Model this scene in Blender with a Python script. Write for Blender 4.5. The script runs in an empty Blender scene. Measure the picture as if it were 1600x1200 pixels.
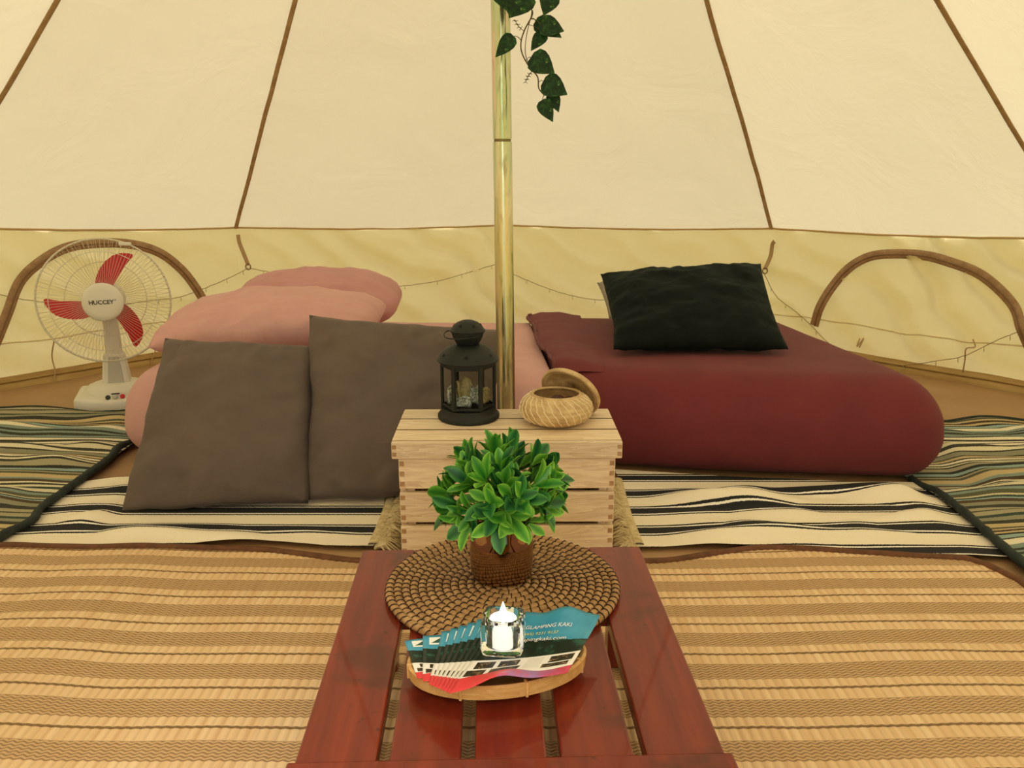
import bpy, bmesh, math, random
from mathutils import Vector, Matrix, noise
random.seed(7)
PI = math.pi
SC = bpy.context.scene
COL = SC.collection

# ------------------------------------------------------------------ camera
H = 0.85                                   # eye height in the tent doorway
FPX, PITCH = 1290.0, math.radians(14.4)    # focal length for a 1600 px wide frame, downward tilt
cam = bpy.data.cameras.new('camera')
cam.sensor_width = 36.0
cam.lens = FPX / 1600 * 36
cam.clip_start = 0.02
camo = bpy.data.objects.new('camera', cam)
COL.objects.link(camo)
camo.location = (0, 0, H)
camo.rotation_euler = (PI / 2 - PITCH, 0, 0)
SC.camera = camo
# ------------------------------------------------------------------ sky, sun, exposure
SC.view_settings.view_transform = 'Standard'
SC.view_settings.look = 'None'
SC.view_settings.exposure = 0.27
SC.view_settings.gamma = 1.0
SC.view_settings.use_curve_mapping = False
W = bpy.data.worlds.new('sky')
SC.world = W
W.use_nodes = True
wn = W.node_tree.nodes
wbg = wn['Background']
wbg.inputs[0].default_value = (0.95, 0.99, 1.06, 1)    # bright hazy overcast
wbg.inputs[1].default_value = 1.75
sl = bpy.data.lights.new('sun', 'SUN')
sl.energy = 4.2
sl.angle = math.radians(25)
sl.color = (1.0, 0.97, 0.93)
so = bpy.data.objects.new('sun', sl)
COL.objects.link(so)
so.rotation_euler = Vector((0.16, -0.61, 0.77)).to_track_quat('Z', 'Y').to_euler()
so.location = (1, -3, 6)
SC.cycles.max_bounces = 14
SC.cycles.diffuse_bounces = 7
SC.cycles.glossy_bounces = 5
SC.cycles.transmission_bounces = 8
SC.cycles.sample_clamp_indirect = 8
SC.cycles.caustics_reflective = False
SC.cycles.caustics_refractive = True

# ------------------------------------------------------------------ helpers
def ray(px, py):
    x = (px - 800) / FPX; y = (py - 600) / FPX
    return Vector((x, math.cos(PITCH) - y * math.sin(PITCH), -math.sin(PITCH) - y * math.cos(PITCH)))
CAM = Vector((0, 0, H))
def at_d(px, py, D):
    d = ray(px, py); return CAM + d * (D / d.y)
def at_z(px, py, z):
    d = ray(px, py); return CAM + d * ((z - H) / d.z)
def fbm(x, y=0, z=0, o=4):
    return noise.fractal(Vector((x, y, z)), 1.0, 2.0, o)
def sm(a, b, x):
    t = max(0.0, min(1.0, (x - a) / (b - a))); return t * t * (3 - 2 * t)
def lin(hexs):
    out = []
    for i in (0, 2, 4):
        c = int(hexs[i:i + 2], 16) / 255
        out.append(c / 12.92 if c <= .04045 else ((c + .055) / 1.055) ** 2.4)
    return (*out, 1)

def obj(name, verts, faces, m, parent=None, smooth=True, world=False, mats=None, fmat=None):
    """link ONE mesh object; verts in the parent's frame (or the world's when world=True)"""
    me = bpy.data.meshes.new(name)
    if world and parent is not None:
        L = parent.location
        if parent.parent: L = L + parent.parent.location
        verts = [Vector(v) - L for v in verts]
    me.from_pydata([tuple(v) for v in verts], [], faces)
    for mm in (mats or [m]): me.materials.append(mm)
    if fmat: me.polygons.foreach_set('material_index', fmat)
    if smooth: me.polygons.foreach_set('use_smooth', [True] * len(faces))
    me.update()
    o = bpy.data.objects.new(name, me)
    COL.objects.link(o)
    if parent is not None: o.parent = parent
    return o
def sharp(o, ang=35):
    me = o.data
    bm = bmesh.new(); bm.from_mesh(me)
    for e in bm.edges:
        if len(e.link_faces) == 2 and e.calc_face_angle(0) > math.radians(ang): e.smooth = False
    bm.to_mesh(me); bm.free(); return o
def thing(name, label, cat, loc=(0, 0, 0), rz=0.0, group=None):
    o = bpy.data.objects.new(name, None); COL.objects.link(o)
    o.empty_display_size = .05
    o.location = loc; o.rotation_euler = (0, 0, rz)
    return tag(o, label, cat, group)
def tag(o, label, cat, group=None):
    o['label'] = label; o['category'] = cat
    if group: o['group'] = group
    return o
def struct(name, label, loc=(0, 0, 0)):
    o = bpy.data.objects.new(name, None); COL.objects.link(o); o.location = loc
    o['kind'] = 'structure'; o['label'] = label; return o
class MB:
    def __init__(s): s.v = []; s.f = []; s.m = []
    def add(s, v, f, mi=0):
        b = len(s.v); s.v += [Vector(x) for x in v]; s.f += [tuple(i + b for i in q) for q in f]; s.m += [mi] * len(f)
        return s
    def box(s, x0, x1, y0, y1, z0, z1, bev=0.0, mi=0, mat=None):
        bm = bmesh.new(); bmesh.ops.create_cube(bm, size=1)
        for v in bm.verts:
            v.co = Vector(((x0 + x1) / 2 + v.co.x * (x1 - x0), (y0 + y1) / 2 + v.co.y * (y1 - y0), (z0 + z1) / 2 + v.co.z * (z1 - z0)))
        if bev: bmesh.ops.bevel(bm, geom=bm.edges[:], offset=bev, segments=2, affect='EDGES', profile=.5)
        if mat is not None: bmesh.ops.transform(bm, matrix=mat, verts=bm.verts)
        bm.verts.index_update()
        s.add([v.co.copy() for v in bm.verts], [tuple(v.index for v in f.verts) for f in bm.faces], mi); bm.free(); return s
    def lathe(s, prof, n=32, c=(0, 0, 0), caps=False, mi=0, ax=None):
        v = []; f = []; k = len(prof)
        for i in range(n):
            a = 2 * PI * i / n
            for r, z in prof: v.append(Vector((r * math.cos(a), r * math.sin(a), z)))
        for i in range(n):
            j = (i + 1) % n
            for q in range(k - 1): f.append((i * k + q, j * k + q, j * k + q + 1, i * k + q + 1))
        if caps:
            f.append(tuple(i * k for i in range(n))[::-1]); f.append(tuple(i * k + k - 1 for i in range(n)))
        if ax is not None: v = [ax @ x for x in v]
        v = [x + Vector(c) for x in v]
        return s.add(v, f, mi)
    def tube(s, pts, r, n=6, closed=False, caps=True, mi=0):
        pts = [Vector(p) for p in pts]; N = len(pts); v = []; f = []
        up = None
        for i, p in enumerate(pts):
            t = (pts[(i + 1) % N] - pts[i - 1]) if closed else (pts[min(i + 1, N - 1)] - pts[max(i - 1, 0)])
            t = t.normalized() if t.length > 1e-9 else Vector((0, 0, 1))
            if up is None:
                up = t.orthogonal().normalized()
            else:
                up = (up - t * up.dot(t)); up = up.normalized() if up.length > 1e-6 else t.orthogonal().normalized()
            b = t.cross(up)
            rr = r[i] if isinstance(r, (list, tuple)) else r
            for k in range(n):
                a = 2 * PI * k / n
                v.append(p + (up * math.cos(a) + b * math.sin(a)) * rr)
        for i in range(N if closed else N - 1):
            j = (i + 1) % N
            for k in range(n): f.append((i * n + k, i * n + (k + 1) % n, j * n + (k + 1) % n, j * n + k))
        if caps and not closed:
            f.append(tuple(range(n))[::-1]); f.append(tuple((N - 1) * n + k for k in range(n)))
        return s.add(v, f, mi)
    def sphere(s, c, r, n=10, m=6, sc=(1, 1, 1), mi=0):
        prof = [(max(1e-5, r * math.sin(PI * i / m)), -r * math.cos(PI * i / m)) for i in range(m + 1)]
        return s.lathe(prof, n, c, mi=mi, ax=Matrix.Diagonal((*sc, 1)))
    def build(s, name, m, parent=None, smooth=True, world=False, mats=None, ang=None):
        o = obj(name, s.v, s.f, m, parent, smooth, world, mats, s.m if mats else None)
        if ang: sharp(o, ang)
        return o
def grid(nu, nv, fn):
    v = []; f = []
    for j in range(nv + 1):
        for i in range(nu + 1): v.append(fn(i / nu, j / nv))
    for j in range(nv):
        for i in range(nu):
            a = j * (nu + 1) + i
            f.append((a, a + 1, a + nu + 2, a + nu + 1))
    return v, f
def spline(pts, n):
    """Catmull-Rom through pts, n samples per span"""
    P = [Vector(p) for p in pts]; P = [P[0] * 2 - P[1]] + P + [P[-1] * 2 - P[-2]]; out = []
    for i in range(1, len(P) - 2):
        for k in range(n):
            t = k / n; a, b, c, d = P[i - 1:i + 3]
            out.append(.5 * ((2 * b) + (c - a) * t + (2 * a - 5 * b + 4 * c - d) * t * t + (3 * b - a - 3 * c + d) * t ** 3))
    out.append(P[-2]); return out
def set_uv(o, uvs):
    l = o.data.uv_layers.new(name='uv')
    for lp in o.data.loops: l.data[lp.index].uv = uvs[lp.vertex_index]

# ------------------------------------------------------------------ materials
class NT:
    """tiny shader graph writer"""
    def __init__(s, name):
        s.m = bpy.data.materials.new(name); s.m.use_nodes = True
        s.t = s.m.node_tree; s.b = s.t.nodes['Principled BSDF']; s.out = s.t.nodes['Material Output']
    def n(s, typ, **kw):
        nd = s.t.nodes.new(typ)
        for k, v in kw.items():
            if k.startswith('i'):
                k2 = k[1:]; sk = nd.inputs[int(k2)] if k2.isdigit() else nd.inputs[k2.replace('_', ' ')]
                s.put(sk, v)
            else: setattr(nd, k, v)
        return nd
    def put(s, sk, v):
        if isinstance(v, bpy.types.NodeSocket): s.t.links.new(v, sk)
        elif isinstance(v, bpy.types.Node): s.t.links.new(v.outputs[0], sk)
        else:
            if isinstance(v, str): v = lin(v)
            sk.default_value = v
    def math(s, op, a, b=0.0, c=0.0, clamp=False):
        nd = s.n('ShaderNodeMath', operation=op, use_clamp=clamp)
        s.put(nd.inputs[0], a); s.put(nd.inputs[1], b); s.put(nd.inputs[2], c); return nd.outputs[0]
    def coord(s, scale=(1, 1, 1), kind='Object', rot=(0, 0, 0)):
        tc = s.n('ShaderNodeTexCoord'); mp = s.n('ShaderNodeMapping')
        s.t.links.new(tc.outputs[kind], mp.inputs[0]); mp.inputs['Scale'].default_value = scale; mp.inputs['Rotation'].default_value = rot
        return mp.outputs[0]
    def uv(s):
        tc = s.n('ShaderNodeTexCoord'); sp = s.n('ShaderNodeSeparateXYZ'); s.t.links.new(tc.outputs['UV'], sp.inputs[0])
        return sp.outputs[0], sp.outputs[1], tc.outputs['UV']
    def noise(s, vec, scale=5, detail=3, rough=.55, dist=0.0):
        nd = s.n('ShaderNodeTexNoise', iScale=scale, iDetail=detail, iRoughness=rough, iDistortion=dist)
        s.t.links.new(vec, nd.inputs['Vector']); return nd.outputs['Fac']
    def ramp(s, fac, stops, mode='LINEAR'):
        nd = s.n('ShaderNodeValToRGB'); cr = nd.color_ramp; cr.interpolation = mode
        while len(cr.elements) < len(stops): cr.elements.new(.5)
        for e, (p, c) in zip(cr.elements, stops):
            e.position = p; e.color = lin(c) if isinstance(c, str) else c
        s.put(nd.inputs[0], fac); return nd.outputs[0]
    def mix(s, f, a, b, mode='MIX'):
        nd = s.n('ShaderNodeMix', data_type='RGBA', blend_type=mode)
        s.put(nd.inputs[0], f); s.put(nd.inputs[6], a); s.put(nd.inputs[7], b); return nd.outputs[2]
    def bump(s, h, strength=.3, dist=.01, normal=None):
        nd = s.n('ShaderNodeBump', iStrength=strength, iDistance=dist); s.put(nd.inputs['Height'], h)
        if normal is not None: s.put(nd.inputs['Normal'], normal)
        s.t.links.new(nd.outputs[0], s.b.inputs['Normal']); return nd.outputs[0]
    def set(s, **kw):
        for k, v in kw.items(): s.put(s.b.inputs[k.replace('_', ' ')], v)
        return s.m
def plain(name, col, rough=.6, metal=0.0, col2=None, scale=8, stretch=(1, 1, 1), bump=None, lo=.35, hi=.65, **kw):
    t = NT(name)
    c = t.coord(stretch)
    base = lin(col)
    if col2:
        base = t.ramp(t.noise(c, scale, 4), [(lo, col), (hi, col2)])
    if bump:
        bs, st, ds = bump[:3]; c2 = t.coord(bump[3] if len(bump) > 3 else (1, 1, 1))
        t.bump(t.noise(c2, bs, 3), st, ds)
    return t.set(Base_Color=base, Roughness=rough, Metallic=metal, **kw)

def canvas_mat(name, col, trans, mix=.5, weave=900):
    t = NT(name)
    c = t.coord()
    v = t.noise(c, 1.3, 3)
    f = t.noise(t.coord((1, 1, 1)), 240, 2)
    c2 = t.mix(t.math('MULTIPLY', v, .14), col, 'B79A63')
    ct = t.mix(t.math('MULTIPLY', f, .10), trans, 'C7A86A')
    wr = t.noise(t.coord((1.0, 1.0, .55), rot=(0.4, .7, .3)), 3.2, 5, .6, .8)
    nb = t.n('ShaderNodeBump', iStrength=.26, iDistance=.05); t.put(nb.inputs['Height'], wr)
    nb2 = t.n('ShaderNodeBump', iStrength=.10, iDistance=.002); t.put(nb2.inputs['Height'], f); t.put(nb2.inputs['Normal'], nb.outputs[0])
    d = t.n('ShaderNodeBsdfDiffuse'); tr = t.n('ShaderNodeBsdfTranslucent')
    t.put(d.inputs[0], c2); t.put(tr.inputs[0], ct); t.put(d.inputs['Normal'], nb2.outputs[0]); t.put(tr.inputs['Normal'], nb2.outputs[0])
    mx = t.n('ShaderNodeMixShader', i0=mix); t.t.links.new(d.outputs[0], mx.inputs[1]); t.t.links.new(tr.outputs[0], mx.inputs[2])
    t.t.links.new(mx.outputs[0], t.out.inputs[0]); t.t.nodes.remove(t.b)
    return t.m
M_roof = canvas_mat('roof_canvas', 'E6DDC0', 'DACBA2', .35)
M_wall = canvas_mat('wall_canvas', 'E4D4A4', 'DECA8C', .38)
M_seam = plain('seam_tape', 'B89A6C', .8, col2='A3855A', scale=30)
M_eave = plain('eave_piping', 'BEA06A', .8)
M_zip = plain('zip_tape', 'AC8C68', .75, col2='977654', scale=40)
M_zipd = plain('zip_teeth', '7E6044', .6)
M_strap = plain('strap', 'B89C72', .8)
M_white_tape = plain('wall_tape', 'E4D6AC', .8)

def fabric(name, col, col2, bump=.25, rough=.85, sheen=.2, sc=7, wr=.25, stretch=(1, 1, 1)):
    t = NT(name); c = t.coord(stretch)
    b = t.ramp(t.noise(c, sc, 4, .6), [(.3, col), (.7, col2)])
    weave = t.noise(t.coord(), 420, 2)
    big = t.noise(t.coord(stretch), 9, 4, .55, .6)
    nb = t.n('ShaderNodeBump', iStrength=wr, iDistance=.02); t.put(nb.inputs['Height'], big)
    t.bump(weave, bump, .0015, nb.outputs[0])
    return t.set(Base_Color=b, Roughness=rough, Sheen_Weight=sheen, Sheen_Roughness=.5)
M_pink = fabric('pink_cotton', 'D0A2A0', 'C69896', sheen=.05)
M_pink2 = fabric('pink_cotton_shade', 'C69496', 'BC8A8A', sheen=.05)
M_maroon = fabric('maroon_jersey', '6E252B', '641F26', sheen=.04, wr=.12)
M_maroon_d = fabric('maroon_hem', '6E2226', '5E1B1F', sheen=.1)
M_taupe = fabric('taupe_cotton', '64574F', '5B4F49', sheen=.06, wr=.3)
M_velvet = fabric('dark_green_velvet', '060B09', '0A120F', sheen=.10, rough=.8, wr=.5)
M_velvet.node_tree.nodes['Principled BSDF'].inputs['Sheen Tint'].default_value = (.12, .28, .22, 1)
M_velvet.node_tree.nodes['Principled BSDF'].inputs['Specular IOR Level'].default_value = .15
M_greycush = fabric('grey_cotton', '9A917E', '8C8474', sheen=.1)

def wood(name, c1, c2, rough=.55, axis=0, coat=0.0, sc=1.0):
    t = NT(name)
    st = [18, 18, 18]; st[axis] = 1.6
    c = t.coord(tuple(x * sc for x in st))
    w = t.noise(c, 1.4, 5, .6, 1.6)
    ring = t.math('FRACT', t.math('MULTIPLY', w, 7.0))
    f = t.math('ADD', t.math('MULTIPLY', ring, .35), t.math('MULTIPLY', t.noise(c, 6, 3), .65))
    col = t.ramp(f, [(.25, c1), (.75, c2)])
    inf = t.n('ShaderNodeObjectInfo')
    hs = t.n('ShaderNodeHueSaturation'); t.put(hs.inputs['Color'], col)
    t.put(hs.inputs['Value'], t.math('ADD', t.math('MULTIPLY', inf.outputs['Random'], .16), .92))
    t.bump(f, .12, .002)
    return t.set(Base_Color=hs.outputs[0], Roughness=rough, Coat_Weight=coat, Coat_Roughness=.08)
M_crate = wood('pale_paulownia', 'ECDCC0', 'CDB494')
M_crate_end = plain('end_grain', 'A07C56', .7, col2='B8976E', scale=60)
M_bamboo_tray = wood('bamboo_strip', 'DCB070', 'C8934E', .4)

# table: mahogany red varnish with blotchy dark stains and pin-size dents
t = NT('mahogany_varnish')
c = t.coord((1, 1, 1)); g = t.noise(t.coord((22, 1.6, 22)), 3, 4)
col = t.ramp(g, [(.3, '651F12'), (.7, '822E18')])
bl = t.ramp(t.noise(c, 11, 3, .5, .4), [(.56, (0, 0, 0, 1)), (.68, (1, 1, 1, 1))])
col = t.mix(t.math('MULTIPLY', bl, .55), col, '3E1C10')
spk = t.ramp(t.noise(c, 70, 2), [(.70, (0, 0, 0, 1)), (.76, (1, 1, 1, 1))])
col = t.mix(t.math('MULTIPLY', spk, .6), col, '32150A')
t.bump(t.noise(t.coord((6, 2, 6)), 6, 3), .06, .004)
M_table = t.set(Base_Color=col, Roughness=.32, Coat_Weight=.35, Coat_Roughness=.04, Specular_IOR_Level=.3)

# floor: tan groundsheet
t = NT('groundsheet')
c = t.coord()
col = t.ramp(t.noise(c, 3, 5), [(.3, '9E7C56'), (.7, 'AE8C66')])
t.bump(t.noise(c, 7, 4, .6, .8), .35, .02)
M_floor = t.set(Base_Color=col, Roughness=.55)
M_base = plain('groundsheet_lip', 'C0A468', .7, col2='AE9056', scale=5, stretch=(1, 1, 8))
M_lipline = plain('lip_stitching', '8A6A34', .8)
M_grass = plain('lawn', '7A7E4A', .9, col2='8E8C5C', scale=4, bump=(40, .5, .05))

# woven mat: uv.y in metres from the back edge, uv.x in metres across
t = NT('woven_reed_mat')
u, v, uvv = t.uv()
wob = t.math('MULTIPLY', t.math('SUBTRACT', t.noise(uvv, 7, 2), .5), .008)
vv = t.math('ADD', v, wob)
fr = t.math('FRACT', t.math('DIVIDE', vv, .1015))
band = t.ramp(fr, [(0, (0, 0, 0, 1)), (.30, (0, 0, 0, 1)), (.315, (1, 1, 1, 1)), (.745, (1, 1, 1, 1)), (.76, (0, 0, 0, 1))])
line = t.ramp(fr, [(0, (1, 1, 1, 1)), (.028, (1, 1, 1, 1)), (.034, (0, 0, 0, 1)), (.97, (0, 0, 0, 1)), (.976, (1, 1, 1, 1))])
ph = t.math('MULTIPLY', u, 2 * PI / .0155)
reed = t.math('SINE', t.math('ADD', ph, t.math('MULTIPLY', v, 0.0)))
zig = t.math('MULTIPLY', reed, .0011)
weft = t.math('SINE', t.math('MULTIPLY', t.math('ADD', vv, zig), 2 * PI / .0072))
weft01 = t.math('MULTIPLY', t.math('ADD', weft, 1.0), .5)
reed01 = t.math('MULTIPLY', t.math('ADD', reed, 1.0), .5)
sv = t.n('ShaderNodeMapping'); t.t.links.new(uvv, sv.inputs[0]); sv.inputs['Scale'].default_value = (65, 2.2, 1)
rn = t.noise(sv.outputs[0], 1.0, 2)
light = t.ramp(rn, [(.3, 'D9B486'), (.7, 'EBCFA4')])
light = t.mix(t.math('MULTIPLY', t.math('POWER', t.math('SUBTRACT', 1.0, reed01), 3.0), .35), light, 'B08A5A')
dark = t.mix(t.math('POWER', weft01, 2.0), 'C6A274', '70502C')
col = t.mix(t.math('MULTIPLY', band, .85), light, dark)
col = t.mix(t.math('MULTIPLY', line, .9), col, '6A4A20')
bn = t.noise(uvv, 1.7, 4)
col = t.mix(t.math('MULTIPLY', t.ramp(bn, [(.45, (0, 0, 0, 1)), (.75, (1, 1, 1, 1))]), .2), col, 'C69E72')
hh = t.math('ADD', t.math('MULTIPLY', reed01, .6), t.math('MULTIPLY', t.math('MULTIPLY', band, weft01), -.6))
hh = t.math('SUBTRACT', hh, t.math('MULTIPLY', line, .8))
t.bump(hh, .5, .0025)
M_mat = t.set(Base_Color=col, Roughness=.5)
M_bind = plain('brown_binding', '6B4226', .8, col2='553319', scale=50)

def stripe_mat(name, ramp_fn, rough=.9):
    t = NT(name); u, v, uvv = t.uv()
    mp = t.n('ShaderNodeMapping'); t.t.links.new(uvv, mp.inputs[0]); mp.inputs['Scale'].default_value = (300, 40, 1)
    j = t.math('MULTIPLY', t.math('SUBTRACT', t.noise(mp.outputs[0], 1.0, 2), .5), .0045)
    vv = t.math('ADD', v, j)
    col = ramp_fn(t, vv)
    mw = t.n('ShaderNodeMapping'); t.t.links.new(uvv, mw.inputs[0]); mw.inputs['Scale'].default_value = (260, 420, 1)
    wv = t.noise(mw.outputs[0], 1.0, 2)
    col = t.mix(t.math('MULTIPLY', wv, .22), col, '9A8A70', 'MULTIPLY')
    t.bump(wv, .35, .002)
    return t.set(Base_Color=col, Roughness=rough)
def cream_ramp(t, vv):
    f = t.math('FRACT', t.math('DIVIDE', vv, .118))
    K, Wt, C = '16181B', 'FAF6EA', 'F3EAD4'
    return t.ramp(f, [(0, C), (.16, K), (.215, Wt), (.265, K), (.56, Wt), (.61, K), (.67, C)], 'CONSTANT')
M_cream = stripe_mat('cream_black_rug', cream_ramp)
rng = random.Random(11)
def multi_ramp(t, vv):
    pal = ['3A3A2C', '6E6A4A', 'C9BE92', '55563E', '8B8765', '2E4238', '7F9182', 'E0D4A8', '4A3A24', 'A79A6C', '5F7068', '33352A', 'B89A5A']
    def rp(seed):
        r = random.Random(seed); st = []; p = 0.0; last = ''
        dk = ['3A3A2C', '2E4238', '4A3A24', '33352A', '55563E', '22261F']; lt = ['C9C09C', 'E0D8B8', 'A39C7C', '7F9186', '8FA8A0', 'C2AE80', '8B8A70', 'EAE2C6', 'D8D0B0']
        k = 0
        while p < .985 and len(st) < 31:
            st.append((p, r.choice(dk if k % 2 else lt))); k += 1
            p += r.choice([.016, .022, .03, .04]) if k % 2 == 0 else r.choice([.018, .028, .04, .05])
        sc_ = .985 / p
        return [(q * sc_, c_) for q, c_ in st]
    a = t.ramp(t.math('FRACT', t.math('DIVIDE', vv, .42)), rp(3), 'CONSTANT')
    b = t.ramp(t.math('FRACT', t.math('DIVIDE', vv, .42)), rp(8), 'CONSTANT')
    sel = t.math('GREATER_THAN', t.math('FRACT', t.math('DIVIDE', vv, .84)), .5)
    return t.mix(sel, a, b)
M_multi = stripe_mat('multi_stripe_rug', multi_ramp)
M_hem = plain('dark_green_hem', '17211E', .8, col2='24302C', scale=40)
M_fringe = plain('rug_fringe', 'D8C8A0', .95, col2='B8A478', scale=60)

# ------------------------------------------------------------------ the tent
CX, CY = -0.03, 2.05
RB = 2.37
APEX = Vector((-0.042, 2.05, 2.57))
AZ = [-147, -120, -92, -64, -33.3, 0, 32.9, 64, 92, 120, 147]
EZ = [.62, .63, .64, .655, .592, .58, .588, .612, .61, .60, .60]
def corner(i, z):
    a = math.radians(AZ[i]); r = RB if z < .1 else RB - .01
    return Vector((CX + r * math.sin(a), CY + r * math.cos(a), z))
def fold(x, z):
    """diagonal slack folds of the hanging wall, falling to the right"""
    w = x + 1.5 * z + .22 * fbm(x * 1.7, z * 2.0, 3.3, 3)
    k = .5 + .5 * fbm(x * 1.1, z * .8, 8.1, 2)
    a = math.sin(w * 2 * PI / .33) * .6 + math.sin(w * 2 * PI / .155 + 1.3) * .22 + fbm(x * 5, z * 4, .2) * .5
    return .046 * a * max(0.15, k) * sm(0, .12, z) * (1 - .6 * sm(.5, .6, z))
def wall_pt(i, s, t_, f=True):
    b = corner(i, 0).lerp(corner(i + 1, 0), s); e = corner(i, EZ[i]).lerp(corner(i + 1, EZ[i + 1]), s)
    e.z -= .012 * math.sin(PI * s)
    p = b.lerp(e, t_)
    n = Vector((p.x - CX, p.y - CY, 0)).normalized()
    if f:
        x = (AZ[i] + (AZ[i + 1] - AZ[i]) * s) * RB * PI / 180
        p += n * fold(x, p.z)
    return p
def wall_hit(px, py, off=.022):
    d = ray(px, py)
    for i in range(len(AZ) - 1):
        b0, b1 = corner(i, 0), corner(i + 1, 0)
        e = (b1 - b0); nrm = Vector((e.y, -e.x, 0)).normalized()
        if nrm.dot(Vector((CX, CY, 0)) - b0) < 0: nrm = -nrm
        den = d.dot(nrm)
        if abs(den) < 1e-6: continue
        tt = (b0 - CAM).dot(nrm) / den
        if tt <= 0: continue
        p = CAM + d * tt
        s = (p - b0).dot(e) / e.length_squared
        if -.001 <= s <= 1.001 and -.1 < p.z < .9:
            x = (AZ[i] + (AZ[i + 1] - AZ[i]) * s) * RB * PI / 180
            return p + nrm * (off - fold(x, p.z) )
    return None

obj_floor = None
def disc(name, r, z, m, n=64, c=(CX, CY)):
    v = [Vector((c[0], c[1], z))]; f = []
    rings = 24
    for k in range(1, rings + 1):
        for i in range(n):
            a = 2 * PI * i / n
            v.append(Vector((c[0] + r * k / rings * math.cos(a), c[1] + r * k / rings * math.sin(a), z)))
    for i in range(n): f.append((0, 1 + i, 1 + (i + 1) % n))
    for k in range(rings - 1):
        for i in range(n):
            f.append((1 + k * n + i, 1 + (k + 1) * n + i, 1 + (k + 1) * n + (i + 1) % n, 1 + k * n + (i + 1) % n))
    return obj(name, v, f, m)
fl = disc('floor', RB + .03, 0.0, M_floor); fl['kind'] = 'structure'; fl['label'] = 'tan brown tent groundsheet showing between the rugs and walls'
gr = disc('ground', 30, -.03, M_grass); gr['kind'] = 'structure'; gr['label'] = 'grass lawn outside the tent'

roof = struct('ceiling', 'cream canvas cone roof of the bell tent with brown seams', APEX)
ATOP = Vector((CX, -.33, 1.86))
def roof_panel(a0, a1, top, nu=28, nv=40):
    def fn(u, v):
        e = a0.lerp(a1, u); e.z -= .012 * math.sin(PI * u)
        k = 1 - v * .975
        p = top.lerp(e, k)
        q = Vector((p.x - CX, p.y - CY, 0)); q = q.normalized() if q.length > 1e-4 else Vector((0, 1, 0))
        inw = Vector((-q.x, -q.y, -1.1)).normalized()
        sag = .022 * math.sin(PI * u) * math.sin(PI * min(1, (1 - v) * 1.02)) * k
        return p + inw * (sag + .010 * k * fbm(p.x * 2.3, p.y * 2.3, p.z * 1.5, 3) * math.sin(PI * u))
    return grid(nu, nv, fn)
for i in range(len(AZ) - 1):
    v, f = roof_panel(corner(i, EZ[i]), corner(i + 1, EZ[i + 1]), APEX)
    obj('canvas_panel', v, f, M_roof, roof, world=True)
for i in (0, len(AZ) - 1):                     # the two panels of the door porch, sloping to the top of the A frame
    v, f = roof_panel(corner(i, EZ[i]), ATOP, APEX)
    obj('canvas_panel', v, f, M_roof, roof, world=True)
for i in range(len(AZ)):
    b = MB(); e = corner(i, EZ[i])
    q = Vector((e.x - CX, e.y - CY, 0)).normalized(); side = Vector((q.y, -q.x, 0)); inw = Vector((-q.x, -q.y, -1.1)).normalized()
    if i == 5: continue
    pr = []
    for k in range(25):
        p = e.lerp(APEX, k / 24 * .98) + inw * .004 + side * .006 * fbm(i * 3.1, k * .25, 0)
        w = .0085
        pr += [p - side * w, p - side * w + inw * .004, p + side * w + inw * .004, p + side * w]
    b.add(pr, [(k * 4 + j, k * 4 + j + 1, k * 4 + j + 5, k * 4 + j + 4) for k in range(24) for j in range(3)])
    b.build('ridge_seam', M_seam, roof, world=True)

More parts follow.
